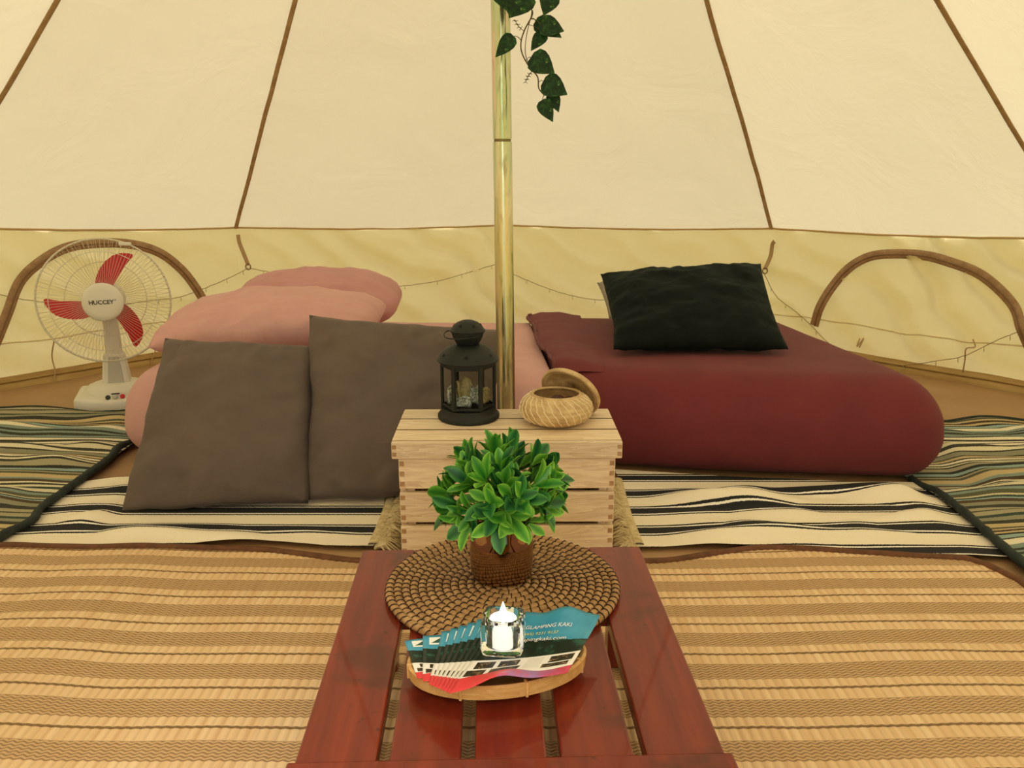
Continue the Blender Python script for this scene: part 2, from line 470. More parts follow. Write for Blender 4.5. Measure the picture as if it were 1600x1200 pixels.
wl = struct('wall_left', 'left cream canvas tent wall with an arched zip', (CX - RB * .9, CY, 0))
wb = struct('wall_back', 'back cream canvas tent wall behind the beds', (CX, CY + RB, 0))
wr_ = struct('wall_right', 'right cream canvas tent wall with an arched zip', (CX + RB * .9, CY, 0))
wf = struct('wall_front', 'canvas door panels behind the viewer', (CX, CY - RB, 0))
bl_ = struct('baseboard_left', 'yellowish groundsheet lip along the left wall', (CX - RB * .9, CY, 0))
bb_ = struct('baseboard_back', 'yellowish groundsheet lip along the back wall', (CX, CY + RB, 0))
br_ = struct('baseboard_right', 'yellowish groundsheet lip along the right wall', (CX + RB * .9, CY, 0))
for i in range(len(AZ) - 1):
    par, bp = (wb, bb_) if i in (4, 5) else ((wl, bl_) if i < 4 else (wr_, br_))
    v, f = grid(70, 34, lambda u, vv: wall_pt(i, u, vv))
    obj('canvas_panel', v, f, M_wall, par, world=True)
    # eave: a rolled hem where the roof meets the wall, plus the short valance lip
    pts = []
    for k in range(31):
        p = wall_pt(i, k / 30, 1.0, False); q = Vector((p.x - CX, p.y - CY, 0)).normalized()
        pts.append(p - q * .006 + Vector((0, 0, .002 * fbm(i * 5 + k * .3, 0, 0))))
    MB().tube(pts, .0045, 6).build('eave_seam', M_eave, par, world=True)
    # groundsheet lip
    def lip(u, vv):
        b0 = wall_pt(i, u, 0, False); q = Vector((b0.x - CX, b0.y - CY, 0)).normalized()
        x = (AZ[i] + (AZ[i + 1] - AZ[i]) * u) * RB * PI / 180
        return b0 - q * (.012 + .012 * (1 - vv) + .006 * fbm(x * 3, vv * 2, 0)) + Vector((0, 0, .002 + vv * (.052 + .006 * fbm(x * 2, 1, 1))))
    v, f = grid(40, 4, lip)
    obj('groundsheet_lip', v, f, M_base, bp, world=True)
    pts = [lip(k / 30, .55) - Vector((lip(k / 30, .55).x - CX, lip(k / 30, .55).y - CY, 0)).normalized() * .003 for k in range(31)]
    MB().tube(pts, .0028, 5).build('stitched_line', M_lipline, bp, world=True)
    # faint horizontal tape a third of the way up the wall
    pts = []
    for k in range(41):
        p = wall_pt(i, k / 40, .30 + .01 * math.sin(i + k * .2)); q = Vector((p.x - CX, p.y - CY, 0)).normalized()
        pts.append(p - q * .002)
    if par is not wb: MB().tube(pts, .0035, 5).build('wall_tape', M_white_tape, par, world=True)
    # ground flap outside keeps the joint closed
for sgn, i in ((-1, 0), (1, len(AZ) - 1)):       # door side panels, leaving the tall triangle open
    e, b0 = corner(i, EZ[i]), corner(i, 0)
    foot = Vector((CX + sgn * .78, -.36, 0))
    mid = ATOP.lerp(foot, .66)
    v, f = grid(10, 16, lambda u, vv: (b0.lerp(foot, u)).lerp(e.lerp(ATOP, u), vv))
    obj('canvas_panel', v, f, M_wall, wf, world=True)

# arched zipped windows
def window(name, label, pxs, par_loc, ties):
    w = struct(name, label, par_loc)
    pts = spline([q for q in (wall_hit(*p, off=.026) for p in pxs) if q is not None], 10)
    b = MB(); z = MB(); N = len(pts); pr = []; zt = []
    for k, p in enumerate(pts):
        t = (pts[min(k + 1, N - 1)] - pts[max(0, k - 1)]).normalized()
        q = Vector((CX - p.x, CY - p.y, 0)).normalized(); s = t.cross(q).normalized(); wd = .020
        for o_, h_ in ((-1, -.006), (-1, .0), (-.35, .003), (.35, .003), (1, .0), (1, -.006)): pr.append(p + s * wd * o_ + q * h_)
        zt.append(p + q * .004 + s * .003)
    b.add(pr, [(k * 6 + j, k * 6 + j + 1, k * 6 + j + 7, k * 6 + j + 6) for k in range(N - 1) for j in range(5)])
    b.build('zip_tape', M_zip, w, world=True)
    z.tube(zt, .0030, 5); z.build('zipper', M_zipd, w, world=True)
    for tp in ties:
        pp = spline([wall_hit(*p, off=.030) for p in tp], 6)
        MB().tube(pp, .003, 5).build('tie_tape', M_strap, w, world=True)
window('window_1', 'arched zipped window in left wall behind the fan',
       [(-40, 590), (-12, 540), (8, 490), (28, 440), (60, 407), (105, 386), (155, 379), (205, 382), (245, 395), (278, 420), (300, 447), (318, 476), (330, 500)], (CX - 1.9, CY + 1.2, 0),
       [[(77, 530), (79, 556), (82, 580), (77, 607)], [(236, 522), (238, 545), (232, 565), (236, 590)]])
window('window_2', 'arched zipped window in right wall beside the maroon bed',
       [(1275, 508), (1288, 478), (1304, 447), (1330, 418), (1360, 401), (1400, 396), (1445, 399), (1490, 408), (1530, 425), (1562, 450), (1588, 480), (1602, 512), (1612, 550)], (CX + 1.8, CY + 1.2, 0),
       [[(1346, 528), (1344, 540), (1352, 528), (1347, 542)], [(1526, 528), (1530, 540), (1518, 542), (1514, 560), (1508, 580)]])
# guy straps on the wall corners
for (pl, par) in (([(372, 366), (374, 378), (381, 396), (388, 414)], wb), ([(1216, 377), (1211, 381), (1204, 400), (1195, 420)], wb)):
    pts = spline([wall_hit(*p, off=.024) for p in pl], 8)
    pr = []
    for k, p in enumerate(pts):
        t = (pts[min(k + 1, len(pts) - 1)] - pts[max(0, k - 1)]).normalized(); q = Vector((CX - p.x, CY - p.y, 0)).normalized(); s = t.cross(q).normalized()
        pr += [p - s * .009, p - s * .009 + q * .003, p + s * .009 + q * .003, p + s * .009]
    MB().add(pr, [(k * 4 + j, k * 4 + j + 1, k * 4 + j + 5, k * 4 + j + 4) for k in range(len(pts) - 1) for j in range(3)]).build('guy_strap', M_strap, par, world=True)
    MB().tube([pts[-1] + Vector((math.cos(a) * .012, -.004, math.sin(a) * .014 - .006)) for a in [2 * PI * k / 12 for k in range(12)]], .003, 6, closed=True).build('strap_ring', M_zipd, par, world=True)

# ------------------------------------------------------------------ floor coverings
def rug_surface(name, xf, y0, y1, zfn, m, parent, nx, ny, uvs=None):
    """xf(v)->(x0,x1) at fraction v from back (y1) to front (y0); y0,y1 may be functions of x"""
    uv = []
    def fn(u, v):
        x0, x1 = xf(v); x = x0 + (x1 - x0) * u
        a = y0(x) if callable(y0) else y0; b = y1(x) if callable(y1) else y1
        y = b + (a - b) * v
        uv.append((x, (uvs(x, y) if uvs else (1.75 - y))))
        return Vector((x, y, zfn(x, y)))
    v, f = grid(nx, ny, fn)
    f = [q[::-1] for q in f]
    o = obj(name, v, f, m, parent, world=True)
    set_uv(o, uv); return o
def edge_strip(pts, w, h):
    """flat bound edge along a polyline on the floor"""
    b = MB(); pr = []; N = len(pts)
    for k, p in enumerate(pts):
        t = (pts[min(k + 1, N - 1)] - pts[max(0, k - 1)]); t.z = 0; t = t.normalized(); s = Vector((t.y, -t.x, 0))
        for o_, z in ((-1, -.004), (-1, h * .5), (-.5, h), (.5, h), (1, h * .5), (1, -.004)): pr.append(p + s * w * o_ + Vector((0, 0, z)))
    b.add(pr, [(k * 6 + j, k * 6 + j + 1, k * 6 + j + 7, k * 6 + j + 6) for k in range(N - 1) for j in range(5)])
    return b
# big reed mat in front
mat_t = thing('reed_mat', 'woven reed floor mat with brown bands and bound edge under the red table', 'mat', (0, 1.2, 0))
def mat_z(x, y):
    s = abs(x) - .3
    return .010 + .0006 * math.sin(2 * PI * x / .0155) + max(0, .016 * fbm(x * 1.6, y * .8, 2.2, 2)) * sm(0, .5, s) + .018 * sm(.05, .6, s) * (0.5 + .5 * fbm(x * 2.4, y * .25, 5, 2))
def mat_back(x): return 1.736 - .055 * (1 - sm(.3, .62, abs(x))) + (.012 * sm(.3, .5, x) * (1 - sm(.5, .8, x))) - .055 * sm(.55, 1.05, x) - .10 * max(0, (x - .98) / .085) ** 3 * (x > .98)
rug_surface('woven_reeds', lambda v: (-1.45, 1.065), .42, mat_back, mat_z, M_mat, mat_t, 649, 70, lambda x, y: 1.622 - y + .1015 * 5 + .055 * sm(.5, 1.05, x) * 0)
pts = [Vector((x, mat_back(x), mat_z(x, mat_back(x)))) for x in [-1.45 + k * (1.065 + 1.45) / 90 for k in range(91)]]
edge_strip(pts, .009, .007).build('edge_binding', M_bind, mat_t, world=True)
pts = [Vector((1.068, 1.57 - k * .05, mat_z(1.065, 1.57 - k * .05))) for k in range(23)]
edge_strip([Vector((1.066, mat_back(1.065) + .005, mat_z(1.065, 1.6)))] + pts, .011, .007).build('edge_binding', M_bind, mat_t, world=True)

# cream and black rugs, left and right, ends meeting behind the crate
def wrk(x, y, seed, amp):
    w = noise.noise(Vector((x * 3.0 + seed, y * 9.0 + .8 * x, seed))) + .5 * noise.noise(Vector((x * 6.0, y * 17.0, seed + 4)))
    return amp * (max(0, w + .15) + .22 * (1 + noise.noise(Vector((x * 4.0, y * 21.0 + 2.0 * x, seed + 9)))))
rl = thing('striped_rug', 'cream rug with black stripes left of the crate under taupe cushions', 'rug', (-.75, 1.95, 0))
def lz(x, y): return .012 + wrk(x, y, 2.0, .032) * sm(-.36, -.5, x) * (1 - sm(1.80, 1.90, y) * sm(-1.06, -.98, x)) * (.25 + .75 * sm(1.75, 1.86, y)) * (.04 + .96 * sm(-1.2, -1.08, x))
rug_surface('rug_cloth', lambda v: (-1.22, -.325 - .012 * math.sin(v * 6)), lambda x: 1.752 + .010 * fbm(x * 3, 0, 0, 2) + .026 * math.exp(-((x + .60) / .14) ** 2), lambda x: 2.17 + .02 * fbm(x * 3, 2, 0, 2), lz, M_cream, rl, 150, 150, lambda x, y: 2.25 - y)
rr = thing('striped_rug', 'cream rug with black stripes right of the crate before the maroon bed', 'rug', (.75, 1.95, 0))
def rz(x, y): return .012 + wrk(x, y, 7.3, .034) * sm(.33, .52, x) * sm(2.16, 2.06, y) * (.25 + .75 * sm(1.74, 1.86, y)) * (.04 + .96 * sm(1.13, 1.02, x)) + .0 * math.exp(-((x - .3) / .16) ** 2) * sm(2.08, 2.2, y)
rug_surface('rug_cloth', lambda v: (.297 + .008 * math.sin(v * 5), 1.13), lambda x: 1.754 - .058 * sm(.5, 1.1, x) + .010 * fbm(x * 4, 7, 0, 2), lambda x: 2.155 + .15 * max(0, 1 - (x - .12) / 1.1) ** 1.6 + .008 * fbm(x * 4, 5, 0, 2), rz, M_cream, rr, 150, 150, lambda x, y: 2.245 - y)
# bound ends and knotted fringe beside the crate
for par, xs, sg, zf in ((rl, -.322, 1, lz), (rr, .294, -1, rz)):
    ys = [1.76 + k * .015 for k in range(29)]
    edge_strip([Vector((xs - sg * .004 * math.sin(y * 9), y, zf(xs, y) + .001)) for y in ys], .012, .006).build('bound_end', M_fringe, par, world=True)
    rg = random.Random(4 if sg > 0 else 9); b = MB()
    for k in range(230):
        y = rg.uniform(1.74, 2.17); p = Vector((xs + sg * .006, y, .012)); L = rg.uniform(.03, .062); a = rg.uniform(-.7, .7)
        mid = p + Vector((sg * L * .5, a * L * .5, rg.uniform(.004, .012))); e = p + Vector((sg * L, a * L + rg.uniform(-.01, .01), -.006))
        b.tube([p, mid, e], [.003, .0028, .0018], 4)
    o = b.build('fringe', M_fringe, par, world=True); o['kind'] = 'stuff'

# multi-stripe rugs at the tent sides
def multi(label, xs, x_out, yf, yb, seed, hx, cut=None):
    t = thing('striped_rug', label, 'rug', ((xs + x_out) / 2, (yf + yb) / 2, 0))
    def zf(x, y): return .022 - .015 * sm(2.05, 2.15, y) * (1 - sm(1.26, 1.36, x)) * (x > 0) + (1 - sm(2.05, 2.15, y) * (1 - sm(1.26, 1.36, x)) * (x > 0)) * wrk(x * .8, y, seed, .030) * sm(0, .15, abs(x - xs))
    lo, hi = min(xs, x_out), max(xs, x_out)
    rug_surface('rug_cloth', lambda v: ((lo + (.10 * sm(2.27, 2.42, yb + (yf - yb) * v) if cut else 0)), hi), yf, lambda x: yb + .02 * fbm(x * 2.5, seed, 0, 2), zf, M_multi, t, 110, 200, lambda x, y: 3.0 - y)
    P = []
    for k in range(60):
        y = yf + ((cut or yb) - yf) * k / 59
        x = xs + hx(y)
        P.append(Vector((x, y, zf(xs, y) + .004)))
    MB().tube(P, [.0105 + .003 * fbm(k * .4, seed, 0) for k in range(60)], 8).build('hem', M_hem, t, world=True)
    P = [Vector((lo + (hi - lo) * k / 50, yb + .02 * fbm((lo + (hi - lo) * k / 50) * 2.5, seed, 0, 2), 0)) for k in range(51)]
    if cut: P = [p for p in P if p.x > lo + .10]
    for p in P: p.z = zf(p.x, p.y)
    MB().tube(P, .006, 6).build('back_hem', M_hem, t, world=True)
multi('dark green and beige multi-stripe rug by the fan at left', -1.195, -2.02, 1.76, 2.80, 3.7, lambda y: .022 * math.exp(-((y - 1.87) / .05) ** 2) - .02 * math.exp(-((y - 2.42) / .06) ** 2))
multi('dark green and beige multi-stripe rug right of the maroon bed', 1.122, 2.05, 1.50, 2.685, 9.1, lambda y: .012 * math.sin(y * 7), 2.19)

# ------------------------------------------------------------------ beds
def rounded_box(hx, hy, hz, r, n=(60, 40, 12)):
    bm = bmesh.new(); v = []; f = []; idx = {}
    def vid(p):
        k = tuple(round(c, 5) for c in p)
        if k not in idx: idx[k] = len(v); v.append(Vector(p))
        return idx[k]
    def face(ax, sg):
        a, b = [(1, 2), (0, 2), (0, 1)][ax]; na, nb = n[a], n[b]
        def P(i, j):
            p = [0, 0, 0]; p[ax] = sg; p[a] = -1 + 2 * i / na; p[b] = -1 + 2 * j / nb; return vid(p)
        for i in range(na):
            for j in range(nb):
                q = (P(i, j), P(i + 1, j), P(i + 1, j + 1), P(i, j + 1))
                fl_ = (sg > 0) ^ (ax == 1)
                f.append(q if fl_ else q[::-1])
    for ax in range(3):
        for sg in (-1, 1): face(ax, sg)
    h = Vector((hx, hy, hz)); out = []
    for p in v:
        q = Vector((p.x * hx, p.y * hy, p.z * hz))
        inn = Vector([max(-(h[k] - r), min(h[k] - r, q[k])) for k in range(3)])
        d = q - inn
        out.append(inn + d.normalized() * r if d.length > 1e-6 else q)
    return out, f
def bed(name, label, x0, x1, y0, y1, hm, m, seed, slant_front=0.0, left_slant=0.0, joint=0, taper=0.0):
    t = thing(name, label, 'mattress', ((x0 + x1) / 2, (y0 + y1) / 2, 0))
    gx = .16 if joint else 0
    v, f = rounded_box((x1 - x0) / 2 + gx / 2, (y1 - y0) / 2, hm / 2, hm * .46, (70, 50, 18))
    cl = (x1 - x0) / 2
    for p in v:
        p.x += joint * gx / 2
        p.x = min(cl, p.x) if joint > 0 else (max(-cl, p.x) if joint < 0 else p.x)
    out = []
    for p in v:
        k = (p.z + hm / 2) / hm
        q = p.copy()
        u = (p.x + (x1 - x0) / 2) / (x1 - x0); w = (p.y + (y1 - y0) / 2) / (y1 - y0)
        q.y += slant_front * max(0, 1 - u) ** 1.6 * max(0, 1 - w)
        q.x += left_slant * w * (1 - u) + taper * w * u
        top = sm(.5, 1, k)
        q.z += top * (.010 * math.sin(PI * w) * math.sin(PI * u) + .004 * fbm(p.x * 2, p.y * 2, seed))
        q += Vector((p.x, p.y * 1.0, 0)).normalized() * (.006 * fbm(p.x * 5, p.y * 5, p.z * 7 + seed, 3) + .03 * (1 - k) * sm(0, .4, 1 - k)) * (1 - top) * (0 if joint and abs(p.x - joint * cl) < .02 else 1)
        if k < .12: q += Vector((0, 0, 0))
        q.z = max(0.004, q.z + hm / 2 + .004)
        out.append(q)
    o = obj('sheeted_mattress', out, f, m, t)
    return t
SEAMX = lambda y: .108 - .045 * (y - 2.3) / 1.0 + .012 * math.sin(y * 9) + .006 * fbm(y * 14, 1, 1, 2)
pb = bed('mattress', 'pink sheeted mattress on the floor under the pink pillows', -1.175, .118, 2.290, 3.30, .275, M_pink, 1.0, slant_front=.05, joint=1, taper=-.055)
mb = bed('mattress', 'maroon sheeted mattress on the floor under the dark velvet cushion', .131, 1.225, 2.145, 3.30, .29, M_maroon, 5.0, slant_front=.16, left_slant=-.055, joint=-1, taper=-.13)
# the maroon sheet's loose edge lying over the pink one
def hemflap(u, v):
    y = 2.345 + v * .90
    k = sm(0, .25, u)
    xl = .122 - .066 * (y - 2.33) / .9 + .008 * math.sin(y * 11) + .005 * fbm(y * 14, 1, 1, 2) + .030 * sm(.90, 1.0, v) ** 2
    x = xl + (.27 - xl) * u
    z = .311 + .004 * fbm(x * 8, y * 8, 2, 3) - .012 * sm(.5, 1, u) - .010 * (1 - k)
    yc = 2.145 + .16 * max(0, 1 - (x - .12) / 1.1) ** 1.6 + .133
    if y < yc: z -= .133 - math.sqrt(max(.0001, .133 ** 2 - (yc - y) ** 2))
    return Vector((x, y, z))
v, f = grid(20, 60, hemflap)
obj('sheet_edge', v, f, M_maroon, mb, world=True)
MB().tube([hemflap(0, k / 60) + Vector((0, 0, .001)) for k in range(61)], [.0055 + .0025 * math.sin(k * 2.3) for k in range(61)], 7).build('elastic_hem', M_maroon_d, mb, world=True)

# ------------------------------------------------------------------ cushions
def pillow(name, label, cat, C4, T, m, seed, group=None, pinch=.05, n=44, pw=2.6, ex=.5, wr=.006, seam=None, rnd=.0, bottom=None, wav=0.0):
    """C4 = TL, TR, BR, BL corner points; T = full thickness; the seam runs through the corners"""
    TL, TR, BR, BL = [Vector(c) for c in C4]
    nrm = ((TR - TL).cross(BL - TL)).normalized()
    ctr = (TL + TR + BR + BL) / 4
    low = min((TL, TR, BR, BL), key=lambda p: p.z)
    t = thing(name, label, cat, (ctr.x, ctr.y, low.z), 0, group)
    def base(u, v):
        uu, vv = u, v
        a, b = 2 * u - 1, 2 * v - 1
        a, b = a * math.sqrt(1 - rnd * b * b), b * math.sqrt(1 - rnd * a * a)
        uu = .5 + .5 * a * (1 - pinch * (1 - b ** 2)) ; vv = .5 + .5 * b * (1 - pinch * (1 - a ** 2))
        uu += wav * fbm(v * 3.1 + seed, a * .8, 1.7, 3) * (1 - b ** 8); vv += wav * fbm(u * 3.1 + seed, b * .8, 7.7, 3) * (1 - a ** 8)
        return TL.lerp(TR, uu).lerp(BL.lerp(BR, uu), vv)
    def side(sg):
        def fn(u, v):
            a, b = abs(2 * u - 1), abs(2 * v - 1)
            h = ((1 - a ** pw) * (1 - b ** pw)) ** ex if a < 1 and b < 1 else 0
            p = base(u, v)
            edge = 1 - h
            w = wr * (fbm(u * 5 + seed, v * 5, sg * 2.0, 4) * 1.3 + .8 * fbm(u * 2.2 + v * 6 + seed, v * 2.2 - u * 3, 3.0 + sg, 3)) * min(1, h * 2.5 + .05)
            wr2 = wr * 1.2 * math.sin((u * 31 + fbm(u * 4, v * 4, seed) * 5)) * sm(.55, .95, b) * h
            p = p + nrm * sg * (h * T / 2 + w + wr2)
            if bottom is not None and p.z < bottom: p.z = bottom + (p.z - bottom) * .05
            return p
        return fn
    v1, f1 = grid(n, n, side(1)); v2, f2 = grid(n, n, side(-1))
    b = MB(); b.add(v1, f1); b.add(v2, [q[::-1] for q in f2])
    o = b.build('cover', m, t, world=True)
    bm = bmesh.new(); bm.from_mesh(o.data); bmesh.ops.remove_doubles(bm, verts=bm.verts, dist=.0008)
    bmesh.ops.recalc_face_normals(bm, faces=bm.faces); bm.to_mesh(o.data); bm.free()
    if seam:
        P = [base(k / 30, 0) for k in range(30)] + [base(1, k / 30) for k in range(30)] + [base(1 - k / 30, 1) for k in range(30)] + [base(0, 1 - k / 30) for k in range(30)]
        if bottom is not None:
            for p in P: p.z = max(p.z, bottom)
        MB().tube(P, .0032, 6, closed=True).build('seam', seam, t, world=True)
    return t
# pink pillows
pillow('pillow', 'darker pink pillow at the back, against the tent wall', 'pillow',
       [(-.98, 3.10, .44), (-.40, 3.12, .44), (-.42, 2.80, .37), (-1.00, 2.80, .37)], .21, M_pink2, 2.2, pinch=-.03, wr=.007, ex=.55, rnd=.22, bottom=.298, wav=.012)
pillow('pillow', 'big plump pink pillow lying behind the taupe cushions', 'pillow',
       [(-1.03, 2.74, .43), (-.415, 2.80, .415), (-.46, 2.46, .375), (-1.115, 2.42, .335)], .20, M_pink, 4.4, pinch=-.03, wr=.008, ex=.5, pw=2.2, rnd=.10, bottom=.298, wav=.015)
# taupe cushions leaning on the pink mattress
pillow('cushion', 'taupe square cushion leaning at left against the pink mattress', 'cushion',
       [(-.960, 2.245, .405), (-.538, 2.225, .385), (-.526, 1.985, .022), (-.990, 1.95, .018)], .15, M_taupe, 1.5, pinch=.02, bottom=.0175, wr=.008, wav=.016)
pillow('cushion', 'taupe square cushion standing half behind the wooden crate', 'cushion',
       [(-.557, 2.245, .470), (-.028, 2.255, .425), (-.043, 2.025, .024), (-.534, 2.005, .024)], .15, M_taupe, 6.1, pinch=.03, bottom=.0215, wr=.010, wav=.022)
# velvet cushion and the grey one behind it
pillow('cushion', 'very dark green velvet cushion lying on the maroon bed', 'cushion',
       [(.312, 2.93, .50), (.885, 2.95, .535), (.845, 2.47, .325), (.312, 2.48, .322)], .13, M_velvet, 3.3, pinch=.05, wr=.008, wav=.012, bottom=.313)
pillow('cushion', 'grey cushion mostly hidden behind the dark velvet cushion', 'cushion',
       [(.325, 3.16, .44), (.76, 3.16, .44), (.76, 2.92, .35), (.345, 2.90, .345)], .08, M_greycush, 8.3, pinch=.03, n=24)

# ------------------------------------------------------------------ centre pole
t = NT('zinc_plated_steel')
c = t.coord((14, 14, 1.1)); a = t.noise(c, 1.6, 4, .6, .5)
col = t.ramp(a, [(.25, 'A8A076'), (.42, 'DDD2AC'), (.52, 'B6C69A'), (.62, 'E4C6B0'), (.75, 'CDBB90')])
dirt = t.noise(t.coord((40, 40, 9)), 2, 4)
col = t.mix(t.math('MULTIPLY', t.ramp(dirt, [(.55, (0, 0, 0, 1)), (.75, (1, 1, 1, 1))]), .5), col, '6E5C34')
t.bump(dirt, .08, .002)
M_zinc = t.set(Base_Color=col, Roughness=.20, Metallic=.9)
M_joint = plain('pole_joint', '7E7048', .4, .8)
pole = thing('tent_pole', 'gold-green steel tent pole rising behind the crate to the roof', 'pole', (-.012, 2.07, 0))
ptop = Vector((-.030, -.02, 2.53))
def pl(z): return ptop * (z / 2.53)
def ring_tube(segs, name, m):
    b = MB(); v = []; f = []; n = 32
    for z, r in segs:
        p = pl(z)
        for k in range(n): v.append(p + Vector((r * math.cos(2 * PI * k / n), r * math.sin(2 * PI * k / n), 0)))
    for q in range(len(segs) - 1):
        for k in range(n): f.append((q * n + k, q * n + (k + 1) % n, (q + 1) * n + (k + 1) % n, (q + 1) * n + k))
    f.append(tuple(range(n))[::-1]); f.append(tuple((len(segs) - 1) * n + k for k in range(n)))
    b.add(v, f); return b.build(name, m, pole, ang=50)
ring_tube([(.012, .0232), (.4, .0232), (.90, .0230), (.920, .0228)], 'lower_tube', M_zinc)
ring_tube([(.9205, .0205), (.9255, .0205)], 'joint', M_joint)
ring_tube([(.926, .0222), (.930, .0226), (1.6, .0222), (2.53, .0220)], 'upper_tube', M_zinc)
MB().lathe([(0.001, 0), (.035, 0), (.035, .006), (.026, .012), (.001, .012)], 24).build('foot_plate', M_joint, pole)

# ------------------------------------------------------------------ slatted crate
crate = thing('crate', 'pale wooden slatted crate with a lid, standing behind the table', 'crate', (-.012, 1.808, 0), math.radians(.6))
CW, CD = .4700, .236
LW, LD = .4960, .256
def slat(name, x0, x1, y0, y1, z0, z1, bev=.003, par=crate, m=M_crate):
    return MB().box(x0, x1, y0, y1, z0, z1, bev).build(name, m, par, smooth=False)
zt_ = .250
rows = [(zt_ - .0700, zt_), (zt_ - .1490, zt_ - .0790), (zt_ - .2280, zt_ - .1580)]
for z0, z1 in rows:
    y = -(CD / 2 - .007)
    slat('slat', -CW / 2, CW / 2, y - .007, y + .007, z0, z1, .002)
    for sx in (-1, 1):
        x = sx * (CW / 2 - .007)
        for k in range(3):
            zc = z0 + (z1 - z0) * (k + .5) / 3
            MB().box(x - .005, x + .005, -CD / 2 - .0006, -CD / 2 + .002, zc - .0052, zc + .0052).build('finger_joint', M_crate_end, crate, smooth=False)
for sx in (-1, 1):
    for sy in (-1, 1):
        x = sx * (CW / 2 - .0235); y = sy * (CD / 2 - .0230)
        slat('corner_post', x - .0088, x + .0088, y - .0085, y + .0085, .012, zt_, .001)
slat('unseen_back', -CW / 2, CW / 2, CD / 2 - .014, CD / 2, .020, zt_, .002)  # unseen back, made solid to keep light out of the front gaps
for sx in (-1, 1):
    x = sx * (CW / 2 - .007)
    slat('unseen_side', x - .007, x + .007, -CD / 2 + .0142, CD / 2 - .0142, .020, zt_, .002)  # unseen sides, closed so the crate's inside stays dark
MB().box(-CW / 2 + .016, CW / 2 - .016, -CD / 2 + .016, CD / 2 - .016, .013, .022).build('bottom_board', M_crate, crate, smooth=False)
lid = MB().box(-LW / 2, LW / 2, -LD / 2, -LD / 2 + .012, .252, .2905, .0025).build('lid', M_crate, crate, smooth=False)
MB().box(-LW / 2, LW / 2, LD / 2 - .012, LD / 2, .252, .2905, .0025).build('lid_board', M_crate, crate, smooth=False)
for sx in (-1, 1):
    x = sx * (LW / 2 - .006)
    MB().box(x - .006, x + .006, -LD / 2 + .0122, LD / 2 - .0122, .252, .277, .002).build('lid_board', M_crate, crate, smooth=False)
    for zc in (.263, .279):
        MB().box(x - .0045, x + .0045, -LD / 2 - .0006, -LD / 2 + .002, zc - .0045, zc + .0045).build('finger_joint', M_crate_end, crate, smooth=False)
ys = [-LD / 2 + .0005, -LD / 2 + .0868, -LD / 2 + .0935, -LD / 2 + .1707, -LD / 2 + .1775, LD / 2]
M_gap_shade = plain('slat_gap_shade', '6E5234', .8, col2='836442', scale=40)  # painted shade: dark brown slat edges stand in for the dark lid gaps
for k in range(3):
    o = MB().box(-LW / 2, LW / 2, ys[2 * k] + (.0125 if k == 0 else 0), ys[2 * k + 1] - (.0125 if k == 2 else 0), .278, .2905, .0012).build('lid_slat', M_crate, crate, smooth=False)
    o.data.materials.append(M_gap_shade)
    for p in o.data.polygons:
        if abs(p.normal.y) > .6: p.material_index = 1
CT = .2905

# ------------------------------------------------------------------ red slatted table
table = thing('low_table', 'low dark red varnished slatted table in the foreground', 'table', (-.009, 1.045, 0), math.radians(1.87))
TW, T0, T1, TZ = .4785, -.262, .268, .220
pw_ = [(-.2393, -.1500), (-.1355, -.0565), (-.0405, .0395), (.0555, .1370), (.1510, .2393)]
for a, b in pw_:
    MB().box(a, b, T0, T1 - .0, TZ - .022, TZ, .0025).build('plank', M_table, table, smooth=False)
for a, b in zip(pw_[:-1], pw_[1:]):
    MB().box(a[1] + .0005, b[0] - .0005, T1 - .012, T1, TZ - .022, TZ - .001, .001).build('end_filler', M_table, table, smooth=False)
MB().box(-.247, .247, T0 - .028, T0 - .0004, TZ - .110, TZ + .003, .003).build('front_rail', M_table, table, smooth=False)  # end lip, with extra depth added to block light under the table
MB().box(-.19, .19,   .225, .250, TZ - .130, TZ - .0225, .002).build('unseen_cross_rail', M_table, table, smooth=False)  # unseen rail, deepened to darken the mat below the planks
for sx in (-1, 1):
    MB().box(sx * .2285 - .008, sx * .2285 + .008, T0 + .002, T1 - .002, TZ - .110, TZ - .0225, .002).build('added_side_rail', M_table, table, smooth=False)  # added aprons that shade the mat showing between the planks
for sx in (-1, 1):
    for y in (T0 + .03, T1 - .03):
        MB().box(sx * .200 - .018, sx * .200 + .018, y - .018, y + .018, .012, TZ - .0225, .003).build('leg', M_table, table, smooth=False)
# ------------------------------------------------------------------ placemat
M_coil = plain('rattan_coil', 'BC9462', .5, col2='9A7344', scale=60, bump=(220, .4, .001))
M_stitch = plain('dark_stitching', '2A170B', .7)
PM = at_z(789, 919, TZ); PMR = .180
pm = thing('placemat', 'round coiled rattan placemat with dark stitching under the plant', 'placemat', (PM.x, PM.y, TZ + .0008), math.radians(-105))
turns = 14; pitch_ = PMR / (turns + .5); b = MB(); pts = []
for k in range(turns * 72 + 1):
    a = 2 * PI * k / 72; r = pitch_ * .55 + pitch_ * a / (2 * PI)
    if k > turns * 72 - 12: r -= pitch_ * .55 * ((k - turns * 72 + 12) / 12)
    pts.append(Vector((r * math.cos(a), r * math.sin(a), .0062)))
v = []; f = []; n = 8
for k, p in enumerate(pts):
    q = Vector((p.x, p.y, 0)).normalized()
    for j in range(n):
        aa = 2 * PI * j / n
        v.append(p + q * math.cos(aa) * pitch_ * .54 + Vector((0, 0, math.sin(aa) * .006)))
for k in range(len(pts) - 1):
    for j in range(n): f.append((k * n + j, k * n + (j + 1) % n, (k + 1) * n + (j + 1) % n, (k + 1) * n + j))
b.add(v, f); b.build('coil', M_coil, pm)
b = MB()
sstep = .0135; k = 0; s = 0.0; a = 0.0
